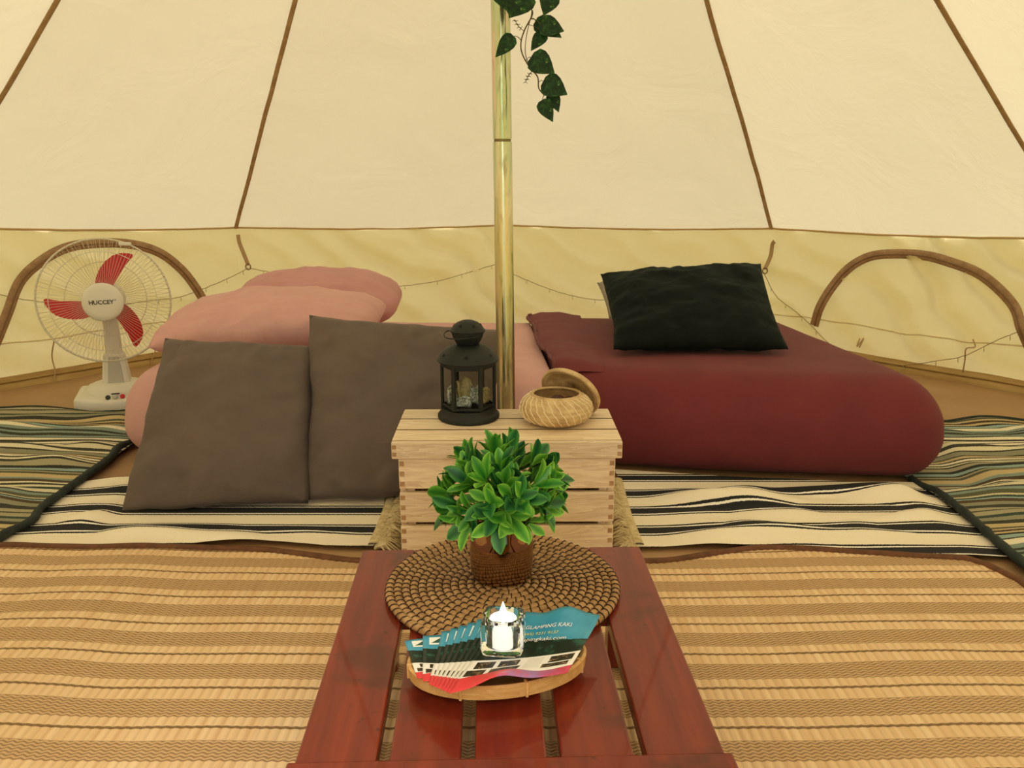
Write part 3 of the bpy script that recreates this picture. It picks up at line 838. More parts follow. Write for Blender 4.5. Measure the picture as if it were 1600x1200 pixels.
while True:
    r = pitch_ * .55 + pitch_ * a / (2 * PI)
    if a > 2 * PI * (turns - .035): break
    da = sstep / max(r, .012)
    a += da
    p0 = Vector((r * math.cos(a), r * math.sin(a), .0062)); q = Vector((math.cos(a), math.sin(a), 0)); tn = Vector((-q.y, q.x, 0))
    P = []
    for j in range(6):
        aa = -.25 + (PI + .4) * j / 5
        P.append(p0 + q * math.cos(aa) * pitch_ * .56 + Vector((0, 0, math.sin(aa) * .0066)) + tn * (.0042 * (j / 5 - .5)))
    b.tube(P, .0011, 4)
o = b.build('stitching', M_stitch, pm); o['kind'] = 'stuff'
PMT = TZ + .0008 + .0128

# ------------------------------------------------------------------ potted plant
M_pot = plain('bronze_mirror', 'A88C74', .04, 1.0)
VX, VY = (784 - 800) / FPX * 1.316, 1.192
plant = thing('potted_plant', 'artificial leafy green plant in a shiny bronze pot on the placemat', 'plant', (VX, VY, PMT))
MB().lathe([(.0005, .0), (.0450, .0), (.0478, .003), (.0486, .012), (.0494, .028), (.0497, .042), (.0494, .058), (.0486, .074), (.0476, .088), (.0478, .0915), (.0470, .0925), (.0465, .0905), (.0465, .080), (.0005, .080)], 64).build('pot', M_pot, plant, ang=60)
def leafmat(name, mid, edge, rough=.38):
    t = NT(name); at_ = t.n('ShaderNodeAttribute'); at_.attribute_name = 'rim'
    c = t.mix(t.math('POWER', at_.outputs['Fac'], 1.6), mid, edge)
    inf = t.n('ShaderNodeObjectInfo'); hs = t.n('ShaderNodeHueSaturation'); t.put(hs.inputs['Color'], c)
    t.put(hs.inputs['Value'], t.math('ADD', t.math('MULTIPLY', inf.outputs['Random'], .5), .86))
    t.put(hs.inputs['Hue'], t.math('ADD', t.math('MULTIPLY', inf.outputs['Random'], -.02), .508))
    return t.set(Base_Color=hs.outputs[0], Roughness=rough, Specular_IOR_Level=.4)
M_leafs = [leafmat('leaf_bright', '3E8A26', '8CC84A'), leafmat('leaf_deep', '16502A', '458F3C'), leafmat('leaf_mid', '2E7A28', '74B83C')]
M_stem = plain('green_stem', '3E5A22', .6)
def leaf_mesh(name, L, Wd, prof, curl, foldk, m, th=.0004):
    v = []; f = []; rim = []
    for i, (t_, w) in enumerate(prof):
        z = curl * math.sin(t_ * 1.9) * L
        for j, s in enumerate((-1, -.5, 0, .5, 1)):
            v.append(Vector((s * w * Wd / 2, t_ * L, z + foldk * abs(s) * w * Wd - .0006 * (j == 2)))); rim.append(abs(s) if 0 < i < len(prof) - 1 else .9)
    for i in range(len(prof) - 1):
        for j in range(4): f.append((i * 5 + j, i * 5 + j + 1, i * 5 + j + 6, i * 5 + j + 5))
    me = bpy.data.meshes.new(name); me.from_pydata([tuple(p) for p in v], [], f); me.materials.append(m)
    a_ = me.attributes.new('rim', 'FLOAT', 'POINT'); a_.data.foreach_set('value', rim)
    me.polygons.foreach_set('use_smooth', [True] * len(f)); me.update(); return me
OB = [(0, .10), (.15, .36), (.36, .82), (.58, 1.0), (.78, .80), (.92, .40), (1.0, .03)]
LM = [leaf_mesh('leaf', .047 + .006 * k, .0215 + .002 * (k % 2), OB, .10 + .06 * k, .12, M_leafs[k]) for k in range(3)]
rg = random.Random(21)
stems = MB(); nleaf = 0
def place_leaf(me, par, p, d, up, sc=1.0, name='leaf'):
    y = d.normalized(); x = y.cross(up); x = x.normalized() if x.length > 1e-5 else y.orthogonal().normalized(); z = x.cross(y)
    mt = Matrix(((x.x, y.x, z.x, p.x), (x.y, y.y, z.y, p.y), (x.z, y.z, z.z, p.z), (0, 0, 0, 1)))
    o = bpy.data.objects.new(name, me); COL.objects.link(o); o.parent = par
    o.matrix_local = mt @ Matrix.Scale(sc, 4); return o
DC = Vector((.0, 0, .130))                # centre of the leafy dome above the pot's base
tips = []
for k in range(56):                       # stem tips spread over the dome
    ph = k * 2.399963; zz = 1 - (k + .5) / 56 * 1.40
    rr_ = math.sqrt(max(0, 1 - zz * zz))
    d = Vector((rr_ * math.cos(ph), rr_ * math.sin(ph), zz))
    tips.append(d)
for k_, d in enumerate(tips):
    jit = Vector((rg.uniform(-1, 1), rg.uniform(-1, 1), rg.uniform(-1, 1))) * .16
    dd = (d + jit).normalized()
    R_ = Vector((dd.x * .069, dd.y * .069, dd.z * (.057 if dd.z > 0 else .048)))
    tip = DC + R_ * (rg.uniform(.9, 1.1) if k_ % 5 else .55)
    if tip.z < .097: tip.z = .097 + rg.uniform(0, .006)
    root = Vector((dd.x * .012, dd.y * .012, .082))
    stems.tube(spline([root, (root + tip) / 2 + Vector((0, 0, .012)), tip], 4), .0012, 4)
    ax = (dd + Vector((0, 0, .12))).normalized(); px_ = ax.orthogonal().normalized(); py_ = ax.cross(px_)
    nl = rg.choice([5, 5, 6]); ph0 = rg.uniform(0, 6)
    for q in range(nl):
        a = ph0 + 2 * PI * q / nl + rg.uniform(-.2, .2); el = rg.uniform(.35, .75) + .35 * max(0, d.z)
        ld = (px_ * math.cos(a) + py_ * math.sin(a)) * math.cos(el) + ax * math.sin(el)
        sc_ = rg.uniform(.66, .95)
        if (tip + ld * .043 * sc_).z < .055: continue
        place_leaf(LM[rg.choice([0, 0, 1, 1, 2])], plant, tip + ld * .002, ld, ax, sc_); nleaf += 1
o = stems.build('stems', M_stem, plant); o['kind'] = 'stuff'

# ------------------------------------------------------------------ bamboo tray with flyers
TRX, TRY, TRA, TRB = -.018, .938, .111, .066
tray = thing('tray', 'shallow oval bamboo tray holding flyers on the red table', 'tray', (TRX, TRY, TZ + .0006), math.radians(10))
TRZ = .026
def bowl(k): return .003 + TRZ * k ** 2.2
def oval(prof, n=72):
    """prof: (fraction or offset, z) swept round the oval"""
    v = []; f = []; m = len(prof)
    for i in range(n):
        a = 2 * PI * i / n; c_, s_2 = math.cos(a), math.sin(a)
        nn = Vector((c_ / TRA, s_2 / TRB)).normalized()
        for k, off, z in prof: v.append(Vector((TRA * k * c_ + nn.x * off, TRB * k * s_2 + nn.y * off, z)))
    for i in range(n):
        j = (i + 1) % n
        for q in range(m - 1): f.append((i * m + q, j * m + q, j * m + q + 1, i * m + q + 1))
    return v, f
b = MB(); prof = [(.005, 0, .003)] + [(k / 12, 0, bowl(k / 12)) for k in range(1, 13)]
b.add(*oval(prof)); b.add(*oval([(r, 0, max(0, z - .003)) for r, _, z in prof][::-1]))
b.build('woven_bottom', M_bamboo_tray, tray)
zr = bowl(1)
b = MB(); b.add(*oval([(1, -.003, zr - .012), (1, .003, zr - .015), (1, .0045, zr + .001), (1, .001, zr + .003), (1, -.0035, zr + .001), (1, -.003, zr - .012)]))
b.build('rim_band', M_bamboo_tray, tray, ang=50)
for a in (-1.35, -.45, .5, 1.9, 3.2, 4.2):
    nn = Vector((math.cos(a) / TRA, math.sin(a) / TRB)).normalized()
    mt = Matrix.Translation((TRA * math.cos(a), TRB * math.sin(a), 0)) @ Matrix.Rotation(math.atan2(nn.y, nn.x), 4, 'Z')
    MB().box(-.0045, .0056, -.0018, .0018, zr - .016, zr + .0040, .001, mat=mt).build('rim_binding', M_bamboo_tray, tray)

# flyer print: sky blue, dark forest, white with photographs, red-purple wave
def flyer_mat():
    t = NT('flyer_print'); u, v, uvv = t.uv()
    def rect(u0, u1, v0, v1, uu=u, vv=v):
        a = t.math('MULTIPLY', t.math('GREATER_THAN', uu, u0), t.math('LESS_THAN', uu, u1))
        b_ = t.math('MULTIPLY', t.math('GREATER_THAN', vv, v0), t.math('LESS_THAN', vv, v1))
        return t.math('MULTIPLY', a, b_)
    nz = t.noise(uvv, 5, 5, .7); sk = t.noise(uvv, 2.2, 4)
    sky = t.ramp(sk, [(.3, '2E86AE'), (.7, '4FA6C8')])
    edge = t.math('ADD', .72, t.math('MULTIPLY', t.math('SUBTRACT', nz, .5), .10)); edge = t.math('SUBTRACT', edge, t.math('MULTIPLY', u, .13))
    forest = t.ramp(nz, [(.35, '10180F'), (.52, '14261E'), (.62, '2A5E50'), (.75, '1C3830')])
    col = t.mix(t.math('LESS_THAN', v, edge), sky, forest)
    col = t.mix(t.math('LESS_THAN', v, .385), col, 'F0EEEA')
    ph = t.noise(uvv, 22, 4, .7); photo = t.ramp(ph, [(.38, '120F0C'), (.55, '3A3226'), (.66, 'B08A62'), (.74, 'D8D0C4')])
    m_ = None
    for r in ((.07, .24, .27, .36), (.28, .46, .27, .36), (.03, .20, .165, .25), (.24, .50, .155, .25), (.74, .96, .25, .355), (.70, .94, .17, .235)):
        q = rect(*r); m_ = q if m_ is None else t.math('MAXIMUM', m_, q)
    col = t.mix(m_, col, photo)
    ln = t.math('GREATER_THAN', t.math('FRACT', t.math('MULTIPLY', v, 70)), .6)
    tx = t.math('MULTIPLY', t.math('MULTIPLY', rect(.53, .68, .17, .36), ln), .35)
    col = t.mix(tx, col, '777777')
    wv = t.math('ADD', .145, t.math('MULTIPLY', t.math('SINE', t.math('MULTIPLY', u, 6.0)), .03))
    wav = t.noise(uvv, 3.5, 3)
    red = t.ramp(t.math('ADD', t.math('MULTIPLY', u, .6), t.math('MULTIPLY', wav, .5)), [(.3, 'D83A40'), (.5, 'E04A50'), (.62, '9A78B0'), (.78, 'C04460'), (.95, 'D8405A')])
    col = t.mix(t.math('LESS_THAN', v, wv), col, red)
    # logo: white box with a dark green triangle
    col = t.mix(rect(.06, .25, .80, .955), col, 'F2F2EE')
    au = t.math('ABSOLUTE', t.math('SUBTRACT', u, .155))
    tri = t.math('MULTIPLY', t.math('LESS_THAN', t.math('ADD', t.math('MULTIPLY', au, 1.25), v), .93), t.math('GREATER_THAN', v, .835))
    col = t.mix(t.math('MULTIPLY', tri, t.math('LESS_THAN', au, .075)), col, '2E5A50')
    return t.set(Base_Color=col, Roughness=.35, Specular_IOR_Level=.35)
M_flyer = flyer_mat()
M_fwhite = plain('flyer_white_ink', 'F4F2EE', .5); M_fyel = plain('flyer_yellow_ink', 'D8DC7A', .5)
NF = 10
FA = [at_z(784, 961, .2535), at_z(938, 958, .2710), at_z(886, 1064, .2530), at_z(701, 1097, .2530)]
FB = [at_z(632, 1004, .2535), at_z(800, 975, .2535), at_z(800, 1065, .2500), at_z(652, 1062, .2540)]
FO, FU, FV = FA[3].xy, (FA[2] - FA[3]).xy, (FA[0] - FA[3]).xy
FDET = FU.x * FV.y - FU.y * FV.x
def flyer_pt(i, kk, u, v, lift=0.0):
    C = [a_.lerp(b_, kk) for a_, b_ in zip(FA, FB)]
    p = C[0].lerp(C[1], u).lerp(C[3].lerp(C[2], u), 1 - v)
    q = p.xy - FO                              # plan position in the top sheet's own frame: all sheets nest in one shape
    a = (q.x * FV.y - q.y * FV.x) / FDET; b_ = (FU.x * q.y - FU.y * q.x) / FDET
    rho = min(1.0, math.hypot((p.x - TRX) / TRA, (p.y - TRY - .015) / (TRB + .025)))
    z = TZ + .0352 + (NF - i) * .0009 - .0075 * (1 - rho * rho)
    z += .020 * sm(.45, .8, a) * (1 - .35 * sm(.8, 1, a)) * sm(.45, .95, b_)
    z += .012 * math.exp(-((a - .42) / .2) ** 2) * (1 - sm(0, .28, b_))
    return Vector((p.x, p.y, z + lift))
ks = [0, .085, .17, .26, .36, .45, .54, .63, .82, 1.0]
words_ = ['topmost, whole logo and web address showing', 'second from top', 'third from top', 'fourth from top', 'fifth from top', 'sixth from top', 'seventh from top',
          'eighth from top', 'next to lowest', 'lowest']
top_flyer = None
for i in range(NF):
    uv = []
    def fn(u, v):
        uv.append((u, v)); return flyer_pt(i, ks[i], u, v)
    v, f = grid(24, 24, fn)
    o = obj('flyer', v, f, M_flyer); set_uv(o, uv)
    L = v[0].copy(); o.data.transform(Matrix.Translation(-L)); o.location = L
    md = o.modifiers.new('paper', 'SOLIDIFY'); md.thickness = .0003; md.offset = -1
    tag(o, 'blue and red flyer fanned in tray, ' + words_[i], 'flyer', 'fanned flyers in the bamboo tray')
    if i == 0: top_flyer = o
bpy.context.view_layer.update()
def text_mesh(body, size, align='CENTER', bold=0.0):
    cu = bpy.data.curves.new('lettering', 'FONT'); cu.body = body; cu.size = size; cu.align_x = align; cu.align_y = 'CENTER'; cu.resolution_u = 2; cu.offset = bold * size
    o = bpy.data.objects.new('tmp', cu); COL.objects.link(o); bpy.context.view_layer.update()
    me = bpy.data.meshes.new_from_object(o.evaluated_get(bpy.context.evaluated_depsgraph_get()))
    bpy.data.objects.remove(o)
    vs = [v.co.copy() for v in me.vertices]; fs = [tuple(p.vertices) for p in me.polygons]; bpy.data.meshes.remove(me)
    return vs, fs
for body, u0, u1, v0, sz, m in (('GLAMPING KAKI', .33, .78, .800, 1.05, M_fwhite), ('(65) 9231 9137', .36, .68, .715, 1.0, M_fyel), ('glampingkaki.com', .26, .78, .640, 1.0, M_fwhite)):
    vs, fs = text_mesh(body, 1.0)
    xa = min(p.x for p in vs); xb = max(p.x for p in vs); k = (u1 - u0) / (xb - xa)
    out = []
    for p in vs:
        u = u0 + (p.x - xa) * k; v = v0 + p.y * k * .95 * sz
        out.append(flyer_pt(0, 0, u, v, .0007))
    obj('lettering', out, fs, m, top_flyer, smooth=False, world=True)

# ------------------------------------------------------------------ tea light in a glass cube
t = NT('clear_glass'); M_glass = t.set(Base_Color=(.97, 1, .98, 1), Roughness=.02, IOR=1.36, Transmission_Weight=1.0)
M_wax = plain('white_plastic_candle', 'F4F3EC', .45, Emission_Color=(1, .96, .9, 1), Emission_Strength=.55)
CP = at_z(786, 1043, .2505)
cz = flyer_pt(0, 0, .45, .34).z + .0030
hold = thing('candle_holder', 'clear glass cube candle holder standing on the fanned flyers', 'candle holder', (CP.x, CP.y + .026, cz), math.radians(-6))
b = MB(); b.box(-.0268, .0268, -.0268, .0268, 0, .048, .0085)
n = 32; prof = [(.0212, .0479), (.0205, .030), (.0195, .010), (.012, .0068), (.0005, .0062)]
o = b.build('cube', M_glass, hold)
bm = bmesh.new(); bm.from_mesh(o.data)
top = [f_ for f_ in bm.faces if f_.normal.z > .99 and f_.calc_center_median().z > .047]
bmesh.ops.delete(bm, geom=top, context='FACES')
bnd = [e for e in bm.edges if e.is_boundary]
ring = [[bm.verts.new((r * math.cos(2 * PI * k / n), r * math.sin(2 * PI * k / n), z)) for k in range(n)] for r, z in prof]
for a_, b_ in zip(ring[:-1], ring[1:]):
    for k in range(n): bm.faces.new((a_[k], a_[(k + 1) % n], b_[(k + 1) % n], b_[k]))
bm.faces.new(ring[-1])
re = [bm.edges.get((ring[0][k], ring[0][(k + 1) % n])) for k in range(n)]
bmesh.ops.bridge_loops(bm, edges=bnd + re)
bmesh.ops.recalc_face_normals(bm, faces=bm.faces)
bm.to_mesh(o.data); bm.free(); sharp(o, 40)
cnd = thing('candle', 'white battery tea light with pointed flame inside the glass cube', 'candle', (CP.x, CP.y + .026, cz + .0075))
MB().lathe([(.0005, 0), (.0165, 0), (.0172, .002), (.0176, .034), (.0168, .0355), (.0150, .0345), (.006, .0335), (.0005, .0335)], 40).build('body', M_wax, cnd, ang=50)
t = NT('flame_tip'); M_flame = t.set(Base_Color=(.95, .95, .9, 1), Roughness=.35, Emission_Color=(1, .95, .85, 1), Emission_Strength=1.2)
MB().lathe([(.0045, .0332), (.0058, .038), (.0052, .043), (.0030, .050), (.0010, .0565), (.0002, .058)], 20).build('flame_bulb', M_flame, cnd)

# ------------------------------------------------------------------ lantern
M_blk = plain('black_metal', '151A18', .55, 0, col2='1B201D', scale=20, Specular_IOR_Level=.35)
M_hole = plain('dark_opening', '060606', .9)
t = NT('pane_glass')
M_pane = t.set(Base_Color=(.93, .95, .92, 1), Roughness=.02, IOR=1.1, Transmission_Weight=1.0)
LX, LY = (732 - 800) / FPX * 1.93, 1.862
lan = thing('lantern', 'black metal hexagonal candle lantern with glass panes on the crate', 'lantern', (LX, LY, CT + .0004))
ROT = Matrix.Rotation(PI / 6, 4, 'Z')
def hexring(prof, name, m=M_blk, fl=True):
    b = MB(); b.lathe(prof, 6, ax=Matrix.Rotation(0, 4, 'Z')); return b.build(name, m, lan, smooth=False)
# flat-to-front hexagon: corners at 0, 60, 120 ...
MB().lathe([(.0005, 0), (.0690, 0), (.0722, .003), (.0722, .010), (.0690, .014), (.0655, .017), (.0648, .024), (.0640, .028), (.0005, .0295)], 48).build('base', M_blk, lan, ang=45)
RH = .0650
for k in range(6):
    a = k * PI / 3
    MB().box(RH - .0085, RH - .0005, -.0046, .0046, .030, .134, .0012, mat=Matrix.Rotation(a, 4, 'Z')).build('post', M_blk, lan, smooth=False)
for k in range(6):
    a = k * PI / 3 + PI / 6; mt = Matrix.Rotation(a, 4, 'Z'); ap = RH * math.cos(PI / 6)
    fb = MB(); hw = RH / 2 - .0045
    fb.box(ap - .006, ap - .001, -hw, hw, .030, .036, .0008, mat=mt); fb.box(ap - .006, ap - .001, -hw, hw, .124, .134, .0008, mat=mt)
    fb.box(ap - .006, ap - .001, -hw, -hw + .0028, .036, .124, .0008, mat=mt); fb.box(ap - .006, ap - .001, hw - .0028, hw, .036, .124, .0008, mat=mt)
    pf = fb.build('pane_frame', M_blk, lan, smooth=False)
    MB().box(ap - .0042, ap - .0030, -hw + .003, hw - .003, .035, .125, mat=mt).build('pane', M_pane, pf, smooth=False)
MB().lathe([(.0500, .131), (.0652, .131), (.0658, .140), (.0640, .144), (.0500, .144)], 48).build('top_band', M_blk, lan, ang=45)
MB().lathe([(.0640, .1385), (.0712, .1385), (.0718, .1405), (.0690, .144), (.0655, .151), (.0590, .160), (.0490, .168), (.0380, .1735), (.0300, .176), (.0005, .177)], 48).build('roof', M_blk, lan, ang=45)
def dome_pt(a, s):
    P = [(.0690, .144), (.0655, .151), (.0590, .160), (.0490, .168)]
    s *= 3; i = min(2, int(s)); r = P[i][0] + (P[i + 1][0] - P[i][0]) * (s - i); z = P[i][1] + (P[i + 1][1] - P[i][1]) * (s - i)
    return Vector((r * math.cos(a), r * math.sin(a), z)) * 1.0
for k in range(6):
    a = -PI / 2 + k * PI / 3; ctr = dome_pt(a, .52); nrm = Vector((math.cos(a) * .72, math.sin(a) * .72, .69)); sx = Vector((-math.sin(a), math.cos(a), 0)); sy = nrm.cross(sx)
    v = [ctr + nrm * .0014] + [ctr + nrm * .0008 + (sx * math.sin(q * PI / 5) + sy * math.cos(q * PI / 5)) * (.0062 if q % 2 == 0 else .0026) for q in range(10)]
    obj('star_hole', v, [(0, 1 + q, 1 + (q + 1) % 10) for q in range(10)], M_hole, lan, smooth=False)
MB().lathe([(.0005, .1765), (.0250, .1765), (.0275, .180), (.0330, .190), (.0365, .2000), (.0365, .2050), (.0405, .2060), (.0412, .2085), (.0385, .2110), (.0330, .2190), (.0240, .2265), (.0130, .2310), (.0005, .2325)], 40).build('chimney_cap', M_blk, lan, ang=45)
for k in range(6):
    a = -PI / 2 + PI / 6 + k * PI / 3; ctr = Vector((.0300 * math.cos(a), .0300 * math.sin(a), .2222)); nrm = Vector((math.cos(a) * .6, math.sin(a) * .6, .8)); sx = Vector((-math.sin(a), math.cos(a), 0)); sy = nrm.cross(sx)
    v = [ctr + nrm * .0012] + [ctr + nrm * .0006 + (sx * math.sin(q * PI / 5) * 1.0 + sy * math.cos(q * PI / 5)) * .0036 for q in range(10)]
    obj('vent_hole', v, [(0, 1 + q, 1 + (q + 1) % 10) for q in range(10)], M_hole, lan, smooth=False)
hp = [(.034, -.014, .200), (.010, -.044, .1985), (-.020, -.046, .1965), (-.046, -.030, .1960), (-.053, -.012, .2000), (-.050, .010, .2035), (-.036, .014, .2060)]
MB().tube(spline(hp, 8), .0014, 6).build('handle', M_blk, lan)
MB().lathe([(.0005, .030), (.050, .030), (.050, .0335), (.0005, .0335)], 32).build('inner_tray', M_hole, lan)
# crumpled packets inside
M_sil = plain('patterned_grey_paper', 'C8D0CC', .35, .1, col2='707874', scale=160, lo=.42, hi=.58)
M_gold = plain('pale_gold_paper', 'B8A878', .45, .1, col2='8E7E50', scale=120)
pk = [((-.012, -.028, .0335), .036, .026, .3, -.15, M_sil, 'grey patterned flat packet lying at the front inside the lantern'),
      ((.016, -.010, .036), .034, .042, -.5, .5, M_sil, 'folded grey packet leaning at right inside the lantern'),
      ((-.006, .012, .040), .034, .050, .6, .5, M_gold, 'pale gold folded packet at the back inside the lantern'),
      ((-.038, .000, .0345), .022, .040, 1.2, .1, M_sil, 'silvery packet at the left pane inside the lantern'),
      ((.038, .004, .0345), .020, .036, 1.4, -.1, M_gold, 'pale gold packet at the right pane inside the lantern')]
for (c_, w_, h_, rz_, tl_, m_, lb_) in pk:
    def fn(u, v):
        a = (u - .5) * w_; return Vector((a, .006 * math.sin(u * 5) + .004 * fbm(u * 4, v * 4, w_ * 90) + tl_ * v * h_ * .5, v * h_ * (1 - .15 * math.sin(u * 7)) * .92 + .0005))
    v, f = grid(8, 8, fn)
    o = obj('packet', v, f, m_); o.location = (LX + c_[0], LY + c_[1], CT + c_[2]); o.rotation_euler = (0, 0, rz_)
    md = o.modifiers.new('fold', 'SOLIDIFY'); md.thickness = .006; md.offset = 0
    tag(o, lb_, 'packet', 'packets inside the lantern')

# ------------------------------------------------------------------ coiled basket with its lid leaning on it
M_grass2 = plain('seagrass_coil', 'D4BA8A', .6, col2='B4966A', scale=45, bump=(160, .5, .0015))
M_bst = plain('pale_raffia_stitch', 'F2E4C4', .6)
BX, BY = .1015, 1.828
bk = thing('basket', 'small round coiled straw basket standing open on the crate', 'basket', (BX, BY, CT + .0004))
key = [(.052, .0), (.068, .008), (.079, .020), (.0825, .032), (.080, .044), (.073, .055), (.064, .062), (.058, .067)]
kp = spline([Vector((r, 0, z)) for r, z in key], 6)
b = MB(); prof = [(.0005, .001)]
for k in range(len(kp)):
    p = kp[k]; bumpy = .0016 * abs(math.sin(PI * k / 5.25))
    prof.append((p.x + bumpy, p.z + .0005))
prof += [(.057, .070), (.053, .070), (.051, .066)] + [(p.x - .007, p.z + .003) for p in kp[::-1][6:]] + [(.0005, .004)]
b.lathe(prof, 64); b.build('coils', M_grass2, bk)
b = MB()
for k in range(28):
    a0 = 2 * PI * k / 28; P = []
    for q in range(6, len(kp) - 2, 1):
        p = kp[q]; a = a0 - q * .016 + (.05 if (q // 5) % 2 else 0) * .4
        rr_ = p.x + .0016 * abs(math.sin(PI * q / 5.25)) + .0006
        P.append(Vector((rr_ * math.cos(a), rr_ * math.sin(a), p.z + .0008)))
    b.tube(P, .00125, 4)
o = b.build('stitching', M_bst, bk); o['kind'] = 'stuff'
lidt = thing('straw_cover', 'round coiled straw lid leaning on the back right of the open basket', 'lid', (BX + .036, BY + .064, CT + .0515))
LR = .074; prof = []
key = [(LR - .010, .000), (LR - .002, -.003), (LR + .001, .003), (LR - .003, .010), (LR - .016, .016), (LR - .034, .021), (LR - .055, .023), (.0005, .0235)]
kp2 = spline([Vector((r, 0, z)) for r, z in key], 5)
prof = [(p.x + .0012 * abs(math.sin(PI * k / 4.5)), p.z + .001 * abs(math.sin(PI * k / 4.5))) if p.x > .004 else (.0005, p.z) for k, p in enumerate(kp2)]
prof += [(.0005, .018), (.030, .016), (LR - .018, .009), (LR - .010, .000)]
lq = Vector((.46, .70, .54)).to_track_quat('Z', 'Y').to_matrix().to_4x4()
MB().lathe(prof, 56, ax=lq).build('coils', M_grass2, lidt)
M_pod = plain('dark_red_brown_pod', '4A1E18', .5, col2='2A120E', scale=60)
for (dx, dy, r, sc, lb) in ((.004, .006, .017, (1.1, .8, .75), 'dark red-brown dried pod in the middle of the basket'), (-.024, .002, .015, (1.2, .9, .8), 'dark dried pod at left inside the basket'), (.030, .0, .014, (1.1, 1, .8), 'dark dried pod at right inside the basket')):
    b = MB(); b.sphere((0, 0, 0), r, 16, 10, sc)
    b.v = [p * (1 + .18 * fbm(p.x * 90 + dx * 50, p.y * 90, p.z * 90, 2)) for p in b.v]
    o = b.build('pod', M_pod); o.location = (BX + dx, BY + dy, CT + .046 + .004 * (dx > 0)); tag(o, lb, 'dried pod', 'dried pods in the basket')

# ------------------------------------------------------------------ table fan
M_wp = plain('white_plastic', 'DAD8CC', .4); M_wire = plain('white_wire', 'D8D4C2', .45)
M_red = plain('red_blade', 'C01420', .35); M_grey = plain('grey_panel', 'B4B2A6', .5); M_knobd = plain('dark_button', '2A2A1C', .5); M_ink = plain('black_ink', '141210', .6)
FX, FY = -1.463, 2.965
fan = thing('table_fan', 'white table fan with red blades standing left of the beds', 'fan', (FX, FY, .0), math.radians(20))
b = MB()
bx = MB(); bm = bmesh.new(); bmesh.ops.create_cube(bm, size=1)
for v_ in bm.verts:
    k = 1.0 if v_.co.z < 0 else .965
    v_.co = Vector((v_.co.x * .285 * k, v_.co.y * .205 * k, .002 + (v_.co.z + .5) * .070))
bmesh.ops.subdivide_edges(bm, edges=[e for e in bm.edges if abs(e.verts[0].co.x - e.verts[1].co.x) > .2], cuts=14)
for v_ in bm.verts:
    if v_.co.y < 0: v_.co.y -= .030 * math.cos(v_.co.x / .1425 * PI / 2)
    if v_.co.y < 0 and v_.co.z > .04: v_.co.z -= .012 * math.cos(v_.co.x / .1425 * PI / 2)
bmesh.ops.bevel(bm, geom=[e for e in bm.edges if e.calc_face_angle(0) > .5], offset=.014, segments=4, affect='EDGES', profile=.5)
bm.verts.index_update(); bx.add([v_.co.copy() for v_ in bm.verts], [tuple(v_.index for v_ in f_.verts) for f_ in bm.faces]); bm.free()
bx.build('base', M_wp, fan)
MB().lathe([(.112, .058), (.109, .078), (.096, .092), (.074, .101), (.0005, .104)], 40, ax=Matrix.Diagonal((1, .80, 1, 1))).build('base_dome', M_wp, fan)
def frustum(z0, z1, w0, d0, w1, d1, y0=0, y1=0, bev=.008):
    bm = bmesh.new(); bmesh.ops.create_cube(bm, size=1)
    for v_ in bm.verts:
        tp = v_.co.z > 0
        v_.co = Vector((v_.co.x * (w1 if tp else w0), v_.co.y * (d1 if tp else d0) + (y1 if tp else y0), z1 if tp else z0))
    bmesh.ops.bevel(bm, geom=bm.edges[:], offset=bev, segments=3, affect='EDGES', profile=.5); bm.verts.index_update()
    r = ([v_.co.copy() for v_ in bm.verts], [tuple(v_.index for v_ in f_.verts) for f_ in bm.faces]); bm.free(); return r
b = MB(); b.add(*frustum(.055, .205, .105, .085, .072, .055, 0, .012)); b.build('column', M_wp, fan)
b = MB(); b.add(*frustum(.062, .195, .062, .006, .036, .006, -.0435, -.0165, .002)); b.build('front_panel', M_grey, fan)
b = MB(); b.add(*frustum(.19, .40, .056, .045, .050, .040, .016, .03)); b.build('neck', M_wp, fan)
for k, (x, m) in enumerate(((-.024, M_knobd), (0, M_grey), (.024, M_red))):
    MB().lathe([(.0005, 0), (.0085, 0), (.0085, .004), (.007, .006), (.0005, .006)], 16, (x, -.110, .0665), ax=Matrix.Rotation(math.radians(50), 4, 'X')).build('button', m, fan)
MB().box(-.014, .014, -.098, -.092, .0735, .0770, .001).build('switch_lever', M_ink, fan)
HZ = .410; GR = .216; TILT = Matrix.Translation((0, -.075, HZ)) @ Matrix.Rotation(math.radians(-3), 4, 'X')
def hv(b): b.v = [TILT @ p for p in b.v]; return b
def front_y(r): return -.052 * (1 - (r / GR) ** 2.4) - .004
def back_y(r): return .075 * (1 - (r / GR) ** 2.6) + .004
b = MB()
for k in range(96):
    a = 2 * PI * k / 96
    b.tube([Vector((r * math.cos(a + .10 * r / GR), front_y(r), r * math.sin(a + .10 * r / GR))) for r in (.058, .10, .15, .19, .22, GR)], .00065, 3, caps=False)
hv(b).build('front_guard_wires', M_wire, fan)['kind'] = 'stuff'
b = MB()
for k in range(72):
    a = 2 * PI * k / 72
    b.tube([Vector((r * math.cos(a - .2 * r / GR), back_y(r), r * math.sin(a - .2 * r / GR))) for r in (.05, .10, .15, .19, .22, GR)], .0006, 3, caps=False)
hv(b).build('back_guard_wires', M_wire, fan)['kind'] = 'stuff'
def circ(r, y, rad, name, n=72):
    return hv(MB().tube([Vector((r * math.cos(2 * PI * k / n), y, r * math.sin(2 * PI * k / n))) for k in range(n)], rad, 6, closed=True)).build(name, M_wire, fan)
circ(GR, 0, .0034, 'guard_rim'); circ(GR * .80, front_y(GR * .80), .0013, 'guard_ring'); circ(GR * .62, back_y(GR * .62), .0013, 'guard_ring')
MX = Matrix.Rotation(PI / 2, 4, 'X')   # +z -> -y
